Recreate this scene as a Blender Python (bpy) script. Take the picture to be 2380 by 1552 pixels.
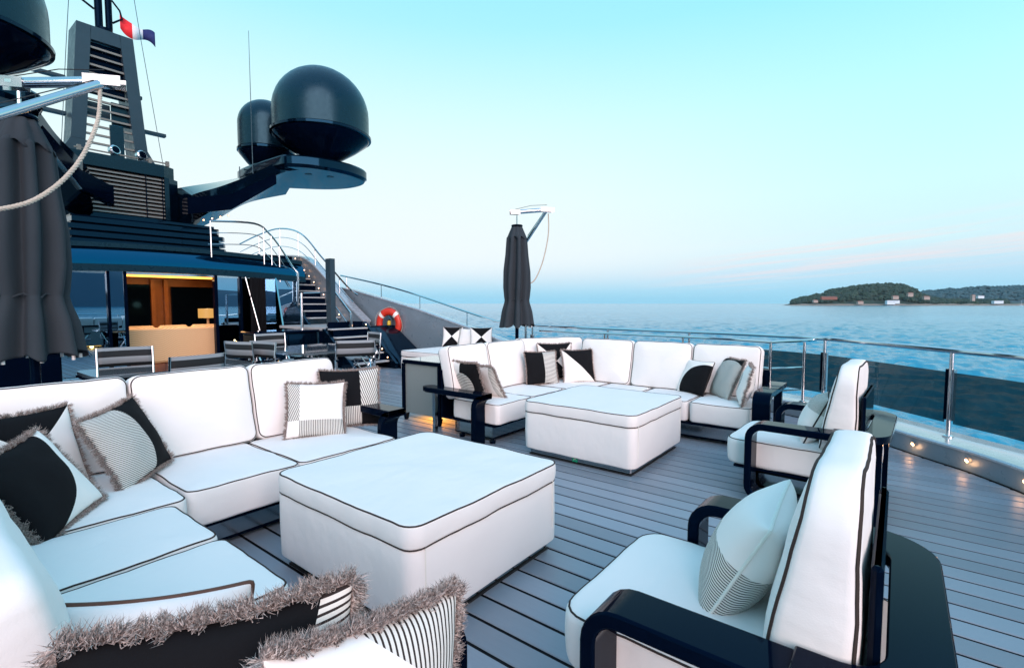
import bpy, math, random
from mathutils import Vector, Matrix, noise
R = math.radians
rnd = random.Random(7)
for o in list(bpy.data.objects): bpy.data.objects.remove(o)
S = bpy.context.scene
COL = S.collection

# ------------------------------------------------------------------ camera
cam = bpy.data.cameras.new('camera'); cam.lens = 36 * 1156 / 2380; cam.sensor_width = 36
cam.clip_start = 0.05; cam.clip_end = 60000
co = bpy.data.objects.new('camera', cam); COL.objects.link(co)
co.location = (0, 0, 1.5)
co.rotation_euler = (R(90) - math.atan(71 / 1156), 0, -R(52.1))
S.camera = co
SEA = -7.0

# ------------------------------------------------------------------ world, sun, exposure
W = bpy.data.worlds.new('World'); S.world = W; W.use_nodes = True
nt = W.node_tree; nt.nodes.clear(); N = nt.nodes; L = nt.links
def wn(t, **k):
    n = N.new(t)
    for a, b in k.items(): setattr(n, a, b)
    return n
def wmath(op, a, b=None, clamp=False):
    n = wn('ShaderNodeMath', operation=op, use_clamp=clamp)
    for i, v in enumerate((a, b)):
        if v is None: continue
        if isinstance(v, (int, float)): n.inputs[i].default_value = v
        else: L.new(v, n.inputs[i])
    return n.outputs[0]
def wmix(f, a, b):
    n = wn('ShaderNodeMix', data_type='RGBA')
    if isinstance(f, (int, float)): n.inputs[0].default_value = f
    else: L.new(f, n.inputs[0])
    for i, v in ((6, a), (7, b)):
        if isinstance(v, tuple): n.inputs[i].default_value = (*v, 1)
        else: L.new(v, n.inputs[i])
    return n.outputs[2]
tc = wn('ShaderNodeTexCoord'); sep = wn('ShaderNodeSeparateXYZ'); L.new(tc.outputs['Generated'], sep.inputs[0])
X_, Y_, Z_ = sep.outputs
ramp = wn('ShaderNodeValToRGB'); L.new(Z_, ramp.inputs[0])
el = ramp.color_ramp.elements
stops = [(0.0, (.32, .70, .92)), (.022, (.37, .73, .94)), (.055, (.50, .78, .95)), (.10, (.66, .93, 1.0)), (.19, (.64, 1.02, 1.05)), (.32, (.53, 1.03, 1.08)),
         (.47, (.34, .90, 1.12)), (.65, (.33, .80, 1.15)), (1.0, (.40, .80, 1.2))]
el[0].position = 0; el[0].color = (*stops[0][1], 1); el[1].position = 1; el[1].color = (*stops[-1][1], 1)
for p, c in stops[1:-1]:
    e = el.new(p); e.color = (*c, 1)
# pale afterglow around the place where the sun went down (forward of the funnel)
gaz = R(22); gd = (math.sin(gaz), math.cos(gaz))
dot = wmath('ADD', wmath('MULTIPLY', X_, gd[0]), wmath('MULTIPLY', Y_, gd[1]))
glow = wmath('POWER', wmath('MAXIMUM', wmath('MULTIPLY_ADD', dot, .5), 0.0), 1.0)
n = wn('ShaderNodeMapRange'); L.new(dot, n.inputs[0]); n.inputs[1].default_value = .2; n.inputs[2].default_value = 1.0; n.interpolation_type = 'SMOOTHSTEP'
n2 = wn('ShaderNodeMapRange'); L.new(Z_, n2.inputs[0]); n2.inputs[1].default_value = .62; n2.inputs[2].default_value = .10; n2.interpolation_type = 'SMOOTHSTEP'
n3 = wn('ShaderNodeMapRange'); L.new(Z_, n3.inputs[0]); n3.inputs[1].default_value = .0; n3.inputs[2].default_value = .09; n3.interpolation_type = 'SMOOTHSTEP'
gl = wmath('MULTIPLY', wmath('MULTIPLY', n.outputs[0], n2.outputs[0]), n3.outputs[0])
c1 = wmix(wmath('MULTIPLY', gl, .85), ramp.outputs[0], (.95, 1.0, 1.02))
# the belt of rosy light opposite the glow, low in the sky
n4 = wn('ShaderNodeMapRange'); L.new(dot, n4.inputs[0]); n4.inputs[1].default_value = .55; n4.inputs[2].default_value = -.25; n4.interpolation_type = 'SMOOTHSTEP'
n5 = wn('ShaderNodeMapRange'); L.new(Z_, n5.inputs[0]); n5.inputs[1].default_value = .34; n5.inputs[2].default_value = .08; n5.interpolation_type = 'SMOOTHSTEP'
n6 = wn('ShaderNodeMapRange'); L.new(Z_, n6.inputs[0]); n6.inputs[1].default_value = .01; n6.inputs[2].default_value = .07; n6.interpolation_type = 'SMOOTHSTEP'
belt = wmath('MULTIPLY', wmath('MULTIPLY', n4.outputs[0], n5.outputs[0]), n6.outputs[0])
c2 = wmix(wmath('MULTIPLY', belt, .28), c1, (.90, .90, 1.0))
# thin rosy streaks of cloud to starboard
cb = wn('ShaderNodeCombineXYZ')
tilt = wmath('ADD', Z_, wmath('MULTIPLY', Y_, .085))
L.new(wmath('MULTIPLY', X_, 1.6), cb.inputs[0]); L.new(wmath('MULTIPLY', Y_, 2.2), cb.inputs[1]); L.new(wmath('MULTIPLY', tilt, 78), cb.inputs[2])
nz = wn('ShaderNodeTexNoise'); nz.inputs['Scale'].default_value = 1.0; nz.inputs['Detail'].default_value = 5; nz.inputs['Roughness'].default_value = .55
L.new(cb.outputs[0], nz.inputs['Vector'])
m1 = wn('ShaderNodeMapRange'); L.new(nz.outputs['Fac'], m1.inputs[0]); m1.inputs[1].default_value = .44; m1.inputs[2].default_value = .60
m2 = wn('ShaderNodeMapRange'); L.new(tilt, m2.inputs[0]); m2.inputs[1].default_value = .035; m2.inputs[2].default_value = .06
m3 = wn('ShaderNodeMapRange'); L.new(tilt, m3.inputs[0]); m3.inputs[1].default_value = .135; m3.inputs[2].default_value = .10
m4 = wn('ShaderNodeMapRange'); L.new(Y_, m4.inputs[0]); m4.inputs[1].default_value = .42; m4.inputs[2].default_value = .22
cl = wmath('MULTIPLY', wmath('MULTIPLY', m1.outputs[0], m2.outputs[0]), wmath('MULTIPLY', m3.outputs[0], m4.outputs[0]))
c3 = wmix(wmath('MULTIPLY', cl, .5), c2, (1.0, .80, .81))
bg = wn('ShaderNodeBackground'); L.new(c3, bg.inputs[0]); bg.inputs[1].default_value = 1.0
out = wn('ShaderNodeOutputWorld'); L.new(bg.outputs[0], out.inputs[0])
sl = bpy.data.lights.new('sun', 'SUN'); sl.energy = 4.2; sl.angle = R(60); sl.color = (1, .72, .70)
so = bpy.data.objects.new('sun', sl); COL.objects.link(so)
SAZ, SEL = R(216), R(18)
sd = Vector((math.sin(SAZ) * math.cos(SEL), math.cos(SAZ) * math.cos(SEL), math.sin(SEL)))
so.rotation_euler = sd.to_track_quat('Z', 'Y').to_euler()
S.view_settings.view_transform = 'Standard'; S.view_settings.look = 'None'
S.view_settings.exposure = 0.0; S.view_settings.gamma = 1
S.render.engine = 'CYCLES'; S.cycles.max_bounces = 8; S.cycles.use_denoising = True
S.cycles.sample_clamp_indirect = 6; S.cycles.caustics_reflective = False; S.cycles.caustics_refractive = False

# ------------------------------------------------------------------ materials
MATS = {}
class NB:
    """small node builder for one material"""
    def __init__(s, name):
        s.m = bpy.data.materials.new(name); s.m.use_nodes = True; s.t = s.m.node_tree
        s.b = s.t.nodes['Principled BSDF']; s.out = s.t.nodes['Material Output']
    def n(s, t, **k):
        x = s.t.nodes.new(t)
        for a, b in k.items(): setattr(x, a, b)
        return x
    def l(s, a, b): s.t.links.new(a, b)
    def put(s, inp, v):
        if isinstance(v, (int, float)): inp.default_value = v
        elif isinstance(v, tuple): inp.default_value = (*v, 1) if len(v) == 3 and inp.type == 'RGBA' else v
        else: s.l(v, inp)
    def math(s, op, a, b=0.0, c=None):
        x = s.n('ShaderNodeMath', operation=op); s.put(x.inputs[0], a); s.put(x.inputs[1], b)
        if c is not None: s.put(x.inputs[2], c)
        return x.outputs[0]
    def mix(s, f, a, b):
        x = s.n('ShaderNodeMix', data_type='RGBA'); s.put(x.inputs[0], f); s.put(x.inputs[6], a); s.put(x.inputs[7], b)
        return x.outputs[2]
    def coord(s, kind='Object', scale=(1, 1, 1)):
        c = s.n('ShaderNodeTexCoord'); mp = s.n('ShaderNodeMapping'); s.l(c.outputs[kind], mp.inputs[0]); mp.inputs['Scale'].default_value = scale
        return mp.outputs[0]
    def noise(s, vec, scale, detail=3, rough=.5):
        x = s.n('ShaderNodeTexNoise'); s.l(vec, x.inputs['Vector']); x.inputs['Scale'].default_value = scale
        x.inputs['Detail'].default_value = detail; x.inputs['Roughness'].default_value = rough
        return x.outputs['Fac']
    def ramp(s, f, lo, hi, a, b):
        x = s.n('ShaderNodeMapRange'); s.put(x.inputs[0], f)
        for i, v in zip((1, 2, 3, 4), (lo, hi, a, b)): x.inputs[i].default_value = v
        return x.outputs[0]
    def bump(s, h, strength, dist=.01, nrm=None):
        x = s.n('ShaderNodeBump'); s.l(h, x.inputs['Height']); x.inputs['Strength'].default_value = strength; x.inputs['Distance'].default_value = dist
        if nrm is not None: s.l(nrm, x.inputs['Normal'])
        s.l(x.outputs[0], s.b.inputs['Normal']); return x.outputs[0]
    def set(s, **k):
        names = dict(col='Base Color', rough='Roughness', metal='Metallic', coat='Coat Weight', coatr='Coat Roughness', trans='Transmission Weight', ior='IOR',
                     alpha='Alpha', tint='Specular Tint', em='Emission Color', ems='Emission Strength', sheen='Sheen Weight', spec='Specular IOR Level')
        for a, v in k.items(): s.put(s.b.inputs[names[a]], v)
        return s

def plain(name, col, rough=.5, metal=0.0, coat=0.0, var=.12, bump=0.0, bscale=30, **k):
    b = NB(name); v = b.coord()
    f = b.noise(v, 4, 4)
    dark = tuple(c * (1 - var) for c in col); lite = tuple(min(1, c * (1 + var)) for c in col)
    b.set(col=b.mix(f, dark, lite), metal=metal, coat=coat, coatr=.04, **k)
    f2 = b.noise(v, 9, 5); b.set(rough=b.ramp(f2, .3, .7, max(0, rough * .8), min(1, rough * 1.2)))
    if bump: b.bump(b.noise(v, bscale, 5), bump, .01)
    MATS[name] = b.m; return b.m

def fabric(name, col, weave=900, wr=.35):
    b = NB(name); v = b.coord()
    big = b.noise(v, 3.2, 3, .45)
    st = b.coord(scale=(5, 14, 9)); fold = b.noise(st, 1.0, 2, .5)
    fine = b.noise(v, weave / 4, 2)
    h = b.math('ADD', b.math('MULTIPLY', big, .012), b.math('ADD', b.math('MULTIPLY', fold, .005), b.math('MULTIPLY', fine, .0006)))
    b.bump(h, wr, 1.0)
    b.set(col=b.mix(b.noise(v, 2.2, 4), tuple(c * .95 for c in col), col), rough=.88, spec=.25)
    MATS[name] = b.m; return b.m

WHITE = fabric('white_canvas', (.86, .81, .785), wr=.7)
PIPE = fabric('dark_piping', (.042, .030, .027))
CREAM = fabric('cream_canvas', (.80, .78, .72))
LACQ = plain('black_lacquer', (.0008, .003, .010), rough=.08, var=.2, tint=(.12, .45, 1.0), ior=1.17)
NAVY = plain('navy_gloss_paint', (.0008, .004, .010), rough=.08, coat=0.0, var=.15, tint=(.14, .55, 1.0), spec=.45)
FASC = plain('deep_blue_gloss_fascia', (.0008, .006, .016), rough=.05, tint=(.03, .55, 1.0), spec=1.0, ior=1.75)
MATT = plain('satin_dark_paint', (.002, .011, .020), rough=.30, var=.2, tint=(.35, .75, 1.0))
CHAR = plain('charcoal_paint', (.026, .042, .056), rough=.42, var=.15, tint=(.4, .8, 1.0))
CHROME = plain('polished_steel', (.62, .64, .66), rough=.11, metal=1.0, var=.05)
MIRROR = plain('brushed_steel_plinth', (.36, .38, .40), rough=.16, metal=1.0, var=.08)
GREY = plain('silver_grey_paint', (.21, .27, .32), rough=.32, metal=.2, coat=.2, var=.06)
CAPM = plain('cap_silver_paint', (.46, .50, .55), rough=.28, metal=.3, coat=.6, var=.06)
SLATM = plain('bronze_grey_slat', (.22, .21, .19), rough=.4, metal=.3, var=.1)
UMB = fabric('charcoal_umbrella_cloth', (.034, .043, .052), wr=.5)
ROPE = plain('pale_rope', (.52, .44, .36), rough=.9, bump=.6, bscale=120)
SEAMM = plain('black_caulk', (.003, .004, .006), rough=.75, spec=.15)
LEDW = plain('black_rubber', (.012, .012, .013), rough=.6)
RED = plain('orange_red_plastic', (.62, .035, .018), rough=.42, var=.1)
REFW = plain('reflective_white_tape', (.82, .82, .80), rough=.4)
GREEN = plain('green_sticker', (.0, .32, .16), rough=.5)
WALNUT = plain('amber_walnut', (.24, .10, .035), rough=.35, coat=.3, var=.35)
TANW = plain('tan_upholstery', (.56, .40, .24), rough=.85)
GLASSTOP = plain('smoked_table_glass', (.10, .13, .15), rough=.06, coat=1.0)
WOVEN = None
b = NB('grey_woven_panel'); v = b.coord(scale=(160, 160, 260)); b.set(col=b.mix(b.noise(v, 1, 2), (.17, .19, .185), (.27, .29, .28)), rough=.7); b.bump(b.noise(v, 1, 2), .3, .002); WOVEN = b.m

b = NB('deck_teak_grey'); v = b.coord(scale=(30, 1.2, 30))
oi = b.n('ShaderNodeObjectInfo')
g = b.noise(v, 2.2, 6, .6)
colr = b.mix(g, (.205, .250, .305), (.262, .312, .368))
big = b.noise(b.coord(), .9, 4)
colr = b.mix(b.ramp(big, .35, .7, 0, .35), colr, (.18, .21, .25))
hs = b.n('ShaderNodeHueSaturation'); b.l(colr, hs.inputs['Color']); b.l(b.ramp(oi.outputs['Random'], 0, 1, .82, 1.14), hs.inputs['Value'])
b.set(col=hs.outputs[0], rough=b.ramp(g, .3, .7, .30, .46), spec=.5); b.bump(g, .25, .004); DECK = b.m

def emis(name, col, s):
    b = NB(name); b.set(col=(0, 0, 0), em=col, ems=s); MATS[name] = b.m; return b.m
WARM = emis('warm_lamp_glow', (1, .42, .16), 14)
AMBER = emis('amber_cove_light', (1, .36, .05), 5.0)
SHADE = emis('lamp_shade_lit', (1, .52, .14), .75)

b = NB('dark_window_glass'); b.set(col=(.26, .42, .55), rough=.008, metal=1.0); GLASS = b.m
# tinted clear rail glass: one pass dims what is behind it and mirrors the sky faintly
b = NB('smoked_rail_glass'); nodes = b.t.nodes; nodes.remove(b.b)
tr = b.n('ShaderNodeBsdfTransparent'); tr.inputs[0].default_value = (.13, .135, .135, 1)
gs = b.n('ShaderNodeBsdfGlossy'); gs.inputs[0].default_value = (1, 1, 1, 1); gs.inputs[1].default_value = .02
fr = b.n('ShaderNodeFresnel'); fr.inputs[0].default_value = 1.35
ms = b.n('ShaderNodeMixShader'); b.l(b.math('MULTIPLY', fr.outputs[0], .08), ms.inputs[0]); b.l(tr.outputs[0], ms.inputs[1]); b.l(gs.outputs[0], ms.inputs[2]); b.l(ms.outputs[0], b.out.inputs[0])
RAILG = b.m

b = NB('sea_water')
c = b.n('ShaderNodeTexCoord'); v = c.outputs['Object']
w1 = b.noise(b.coord(scale=(1, 1.7, 1)), .55, 6, .62)
w2 = b.noise(b.coord(scale=(1, 1.5, 1)), .07, 4, .6)
w3 = b.noise(v, .004, 4, .6)
h = b.math('ADD', b.math('MULTIPLY', w1, .5), b.math('MULTIPLY', w2, 1.5))
b.bump(h, .5, 1.0)
b.set(col=b.mix(b.ramp(w3, .35, .65, 0, 1), (.006, .21, .35), (.010, .26, .41)), rough=.14, ior=1.333, tint=(.55, .92, 1.0))
SEAM = b.m

def pil_mat(name, cols, masks):
    """cols: base colour then one per mask; each 'k' black, 'w' white, ('s', dx, dy, freq) stripes; masks: functions (b,u,v)->0..1"""
    b = NB(name); uv = b.n('ShaderNodeUVMap'); sp = b.n('ShaderNodeSeparateXYZ'); b.l(uv.outputs[0], sp.inputs[0]); u, v = sp.outputs[0], sp.outputs[1]
    ob = b.coord()
    wob = b.math('MULTIPLY', b.math('SUBTRACT', b.noise(ob, 6, 2), .5), .03)
    def col(c):
        if c == 'k': return (.0045, .0045, .006)
        if c == 'w': return (.86, .80, .76)
        _, dx, dy, fq = c
        s = b.math('ADD', b.math('MULTIPLY', b.math('ADD', u, wob), dx), b.math('MULTIPLY', b.math('ADD', v, wob), dy))
        f = b.math('FRACT', b.math('MULTIPLY', s, fq))
        return b.mix(b.math('GREATER_THAN', f, .62), (.72, .69, .64), (.035, .026, .025))
    cur = col(cols[0])
    for c_, mk in zip(cols[1:], masks): cur = b.mix(mk(b, u, v), cur, col(c_))
    big = b.noise(ob, 7, 3); fold = b.noise(b.coord(scale=(9, 5, 16)), 1.0, 2)
    b.set(col=cur, rough=.9, spec=.2)
    b.bump(b.math('ADD', b.math('MULTIPLY', big, .010), b.math('ADD', b.math('MULTIPLY', fold, .006), b.math('MULTIPLY', b.noise(ob, 240, 2), .0006))), .5, 1.0)
    return b.m
gt = lambda b, a, t: b.math('GREATER_THAN', a, t)
def circ(cx, cy, r, sx=1.0): return lambda b, u, v: b.math('LESS_THAN', b.math('ADD', b.math('POWER', b.math('ABSOLUTE', b.math('MULTIPLY', b.math('SUBTRACT', u, cx), sx)), 2.0), b.math('POWER', b.math('ABSOLUTE', b.math('SUBTRACT', v, cy)), 2.0)), r * r)
ugt = lambda t: (lambda b, u, v: gt(b, u, t))
ult = lambda t: (lambda b, u, v: b.math('LESS_THAN', u, t))
vlt = lambda t: (lambda b, u, v: b.math('LESS_THAN', v, t))
diag = lambda b, u, v: gt(b, b.math('ADD', u, v), 1.0)
diag2 = lambda b, u, v: gt(b, v, b.math('SUBTRACT', 1.0, u))
hourg = lambda b, u, v: gt(b, b.math('ABSOLUTE', b.math('SUBTRACT', v, .5)), b.math('ABSOLUTE', b.math('SUBTRACT', u, .5)))
both = lambda f, g: (lambda b, u, v: b.math('MULTIPLY', f(b, u, v), g(b, u, v)))

# ------------------------------------------------------------------ mesh helpers
def newmesh(name, vs, fs, mats, smooth=False, midx=None, uvs=None):
    me = bpy.data.meshes.new(name); me.from_pydata([tuple(v) for v in vs], [], fs); me.update()
    for m in (mats if isinstance(mats, (list, tuple)) else [mats]): me.materials.append(m)
    if midx: me.polygons.foreach_set('material_index', midx)
    me.polygons.foreach_set('use_smooth', [smooth] * len(me.polygons))
    if uvs:
        ul = me.uv_layers.new(name='UVMap')
        for lp in me.loops: ul.data[lp.index].uv = uvs[lp.vertex_index]
    return me
def link(name, me, parent=None, loc=None, rot=None, mw=None):
    o = bpy.data.objects.new(name, me); COL.objects.link(o)
    if parent is not None: o.parent = parent
    if loc is not None: o.location = loc
    if rot is not None: o.rotation_euler = rot
    if mw is not None: o.matrix_basis = mw
    return o
def tag(o, label=None, cat=None, group=None, kind=None):
    for k, v in (('label', label), ('category', cat), ('group', group), ('kind', kind)):
        if v: o[k] = v
    return o
def thing(name, label, cat, loc=(0, 0, 0), rz=0.0, group=None):
    o = bpy.data.objects.new(name, None); COL.objects.link(o); o.location = loc; o.rotation_euler = (0, 0, rz); o.empty_display_size = .1
    return tag(o, label, cat, group)
def copy_tree(o, parent=None):
    c = o.copy(); COL.objects.link(c); c.parent = parent
    for ch in list(o.children): copy_tree(ch, c)
    return c

class MB:
    def __init__(s): s.v = []; s.f = []; s.smooth = []
    def add(s, vs, fs, sm=False):
        k = len(s.v); s.v += [Vector(p) for p in vs]; s.f += [tuple(i + k for i in f) for f in fs]; s.smooth += [sm] * len(fs); return s
    def box(s, x0, x1, y0, y1, z0, z1, bev=0.0, mat=None):
        if x0 > x1: x0, x1 = x1, x0
        if y0 > y1: y0, y1 = y1, y0
        if bev <= 0 or bev * 2.2 > min(x1 - x0, y1 - y0, z1 - z0):
            vs = [(x, y, z) for z in (z0, z1) for x, y in ((x0, y0), (x1, y0), (x1, y1), (x0, y1))]
            fs = [(0, 3, 2, 1), (4, 5, 6, 7), (0, 1, 5, 4), (1, 2, 6, 5), (2, 3, 7, 6), (3, 0, 4, 7)]
        else:
            vs = []; fs = []
            def ring(z, i):
                return [(x0 + i + bev, y0 + i, z), (x1 - i - bev, y0 + i, z), (x1 - i, y0 + i + bev, z), (x1 - i, y1 - i - bev, z), (x1 - i - bev, y1 - i, z), (x0 + i + bev, y1 - i, z), (x0 + i, y1 - i - bev, z), (x0 + i, y0 + i + bev, z)]
            for z, i in ((z0, bev), (z0 + bev, 0), (z1 - bev, 0), (z1, bev)): vs += ring(z, i * .7)
            fs = [tuple(range(7, -1, -1)), tuple(range(24, 32))]
            for r in range(3):
                for k in range(8): a = r * 8 + k; c = r * 8 + (k + 1) % 8; fs.append((a, c, c + 8, a + 8))
        if mat is not None: vs = [mat @ Vector(p) for p in vs]
        return s.add(vs, fs)
    def tube(s, path, r, n=8, closed=False, cap=True):
        P = [Vector(p) for p in path]; m = len(P)
        if m < 2: return s
        rs = r if isinstance(r, (list, tuple)) else [r] * m
        T = []
        for i in range(m):
            a = P[(i - 1) % m] if (closed or i > 0) else P[i]; c = P[(i + 1) % m] if (closed or i < m - 1) else P[i]
            d = (c - a); T.append(d.normalized() if d.length > 1e-9 else Vector((0, 0, 1)))
        up = Vector((0, 0, 1)) if abs(T[0].z) < .9 else Vector((1, 0, 0))
        nr = T[0].cross(up).normalized(); vs = []
        for i in range(m):
            nr = (nr - T[i] * nr.dot(T[i])).normalized(); bn = T[i].cross(nr)
            for k in range(n):
                a = 2 * math.pi * k / n; vs.append(P[i] + (nr * math.cos(a) + bn * math.sin(a)) * rs[i])
        fs = []
        for i in range(m if closed else m - 1):
            j = (i + 1) % m
            for k in range(n): q = (k + 1) % n; fs.append((i * n + k, i * n + q, j * n + q, j * n + k))
        s.add(vs, fs, True)
        if not closed and cap:
            k0 = len(s.v) - len(vs); s.f += [tuple(k0 + k for k in reversed(range(n))), tuple(k0 + (m - 1) * n + k for k in range(n))]; s.smooth += [False, False]
        return s
    def lathe(s, prof, n=32, c=(0, 0, 0), fold=None):
        vs = []
        for r, z in prof:
            for k in range(n):
                a = 2 * math.pi * k / n; rr = r * (fold(a, z) if fold else 1)
                vs.append((c[0] + rr * math.cos(a), c[1] + rr * math.sin(a), c[2] + z))
        fs = []
        for i in range(len(prof) - 1):
            for k in range(n): q = (k + 1) % n; fs.append((i * n + k, i * n + q, (i + 1) * n + q, (i + 1) * n + k))
        fs.append(tuple(reversed(range(n)))); m = (len(prof) - 1) * n; fs.append(tuple(range(m, m + n)))
        return s.add(vs, fs, True)
    def prism(s, poly, axis, a, b_):
        """poly in the two other axes, extruded along axis from a to b_"""
        def P(p, t): return {'x': (t, p[0], p[1]), 'y': (p[0], t, p[1]), 'z': (p[0], p[1], t)}[axis]
        n = len(poly); vs = [P(p, a) for p in poly] + [P(p, b_) for p in poly]
        fs = [tuple(range(n)), tuple(range(2 * n - 1, n - 1, -1))] + [(i, i + n, (i + 1) % n + n, (i + 1) % n) for i in range(n)]
        return s.add(vs, fs)
    def loft(s, rings, closed=True, caps=True, sm=False):
        n = len(rings[0]); vs = [p for r in rings for p in r]; fs = []
        for i in range(len(rings) - 1):
            for k in range(n if closed else n - 1): q = (k + 1) % n; fs.append((i * n + k, i * n + q, (i + 1) * n + q, (i + 1) * n + k))
        if caps: fs += [tuple(reversed(range(n))), tuple(range((len(rings) - 1) * n, len(rings) * n))]
        return s.add(vs, fs, sm)
    def mesh(s, name, mat):
        me = newmesh(name, s.v, s.f, mat)
        import bmesh
        bm = bmesh.new(); bm.from_mesh(me); bmesh.ops.recalc_face_normals(bm, faces=bm.faces); bm.to_mesh(me); bm.free()
        me.polygons.foreach_set('use_smooth', [True] * len(me.polygons)); me.set_sharp_from_angle(angle=R(32))
        return me
    def build(s, name, mat, parent=None, **k): return link(name, s.mesh(name, mat), parent, **k)

def rrect(hx, hy, r, n=6):
    """rounded rectangle outline, counter-clockwise"""
    pts = []
    for cx, cy, a0 in ((hx - r, -hy + r, -90), (hx - r, hy - r, 0), (-hx + r, hy - r, 90), (-hx + r, -hy + r, 180)):
        for k in range(n + 1): a = R(a0 + 90 * k / n); pts.append((cx + r * math.cos(a), cy + r * math.sin(a)))
    return pts
def dense(pts, step):
    o = []
    for i, p in enumerate(pts):
        q = pts[(i + 1) % len(pts)]; d = math.dist(p, q); k = max(1, int(d / step))
        for j in range(k): o.append((p[0] + (q[0] - p[0]) * j / k, p[1] + (q[1] - p[1]) * j / k))
    return o
def smooth_path(pts, n=8, closed=False):
    P = [Vector(p) for p in pts]; m = len(P); o = []
    for i in range(m if closed else m - 1):
        p0 = P[(i - 1) % m] if closed or i > 0 else P[0]; p1 = P[i]; p2 = P[(i + 1) % m]; p3 = P[(i + 2) % m] if closed or i < m - 2 else P[-1]
        for k in range(n):
            t = k / n; o.append(.5 * ((2 * p1) + (p2 - p0) * t + (2 * p0 - 5 * p1 + 4 * p2 - p3) * t * t + (3 * p1 - p0 - 3 * p2 + p3) * t ** 3))
    if not closed: o.append(P[-1])
    return o

def cushion(name, w, d, h, parent, loc, rot=(0, 0, 0), rc=.05, re=.028, puff=.02, mat=None, pipes='t', seed=0, taper=0.0, wob=.004, pr=.0042):
    """box cushion: footprint w x d, thickness h, origin at the centre of its underside; piping is a sub-part"""
    mat = mat or WHITE
    base = dense(rrect(w / 2, d / 2, rc, 5), .05); n = len(base)
    def shape(sx, inset, z):
        fx = (w / 2 - inset) / (w / 2); fy = (d / 2 - inset) / (d / 2); return [(x * fx * sx, y * fy * sx, z) for x, y in base]
    levels = []
    for s_ in (.25, .5, .75, .9): levels.append(('b', s_))
    prof = [(re * (1 - math.sin(R(a))), re * (1 - math.cos(R(a)))) for a in (0, 22, 45, 67, 90)]
    rings = [shape(s_, re, 0 - puff * .3 * (1 - s_ ** 2)) for s_ in (.02, .3, .6, .85)]
    rings += [shape(1, i, z) for i, z in prof]
    for t in (.25, .5, .75): rings.append(shape(1, -.0025 * math.sin(math.pi * t), re + (h - 2 * re) * t))
    rings += [shape(1, i, h - z) for i, z in reversed(prof)]
    for s_ in (.94, .85, .7, .5, .3, .12, .02): rings.append(shape(s_, re, h + puff * (1 - s_ ** 2.6)))
    off = Vector((seed * 3.1, seed * 1.7, seed))
    def warp(p):
        p = Vector(p)
        if taper: p.z = p.z * (1 - taper * (p.y / d + .5))
        q = noise.noise_vector(p * 5 + off) * wob + noise.noise_vector(p * 14 + off) * wob * .35
        return p + q
    vs = [warp(p) for r in rings for p in r]; fs = []
    m = len(rings)
    for i in range(m - 1):
        for k in range(n): q = (k + 1) % n; fs.append((i * n + k, i * n + q, (i + 1) * n + q, (i + 1) * n + k))
    fs += [tuple(reversed(range(n))), tuple(range((m - 1) * n, m * n))]
    o = link(name, newmesh(name, vs, fs, mat, True), parent, loc, rot)
    k45 = re * .36
    for p_, which in enumerate(pipes):
        z = (h - k45 + .002) if which == 't' else k45 - .002
        path = [warp((x, y, z)) for x, y, _ in shape(1, k45 - .002, z)]
        link('piping', MB().tube(path, pr, 5, closed=True).mesh('piping', PIPE), o)
    return o

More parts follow.
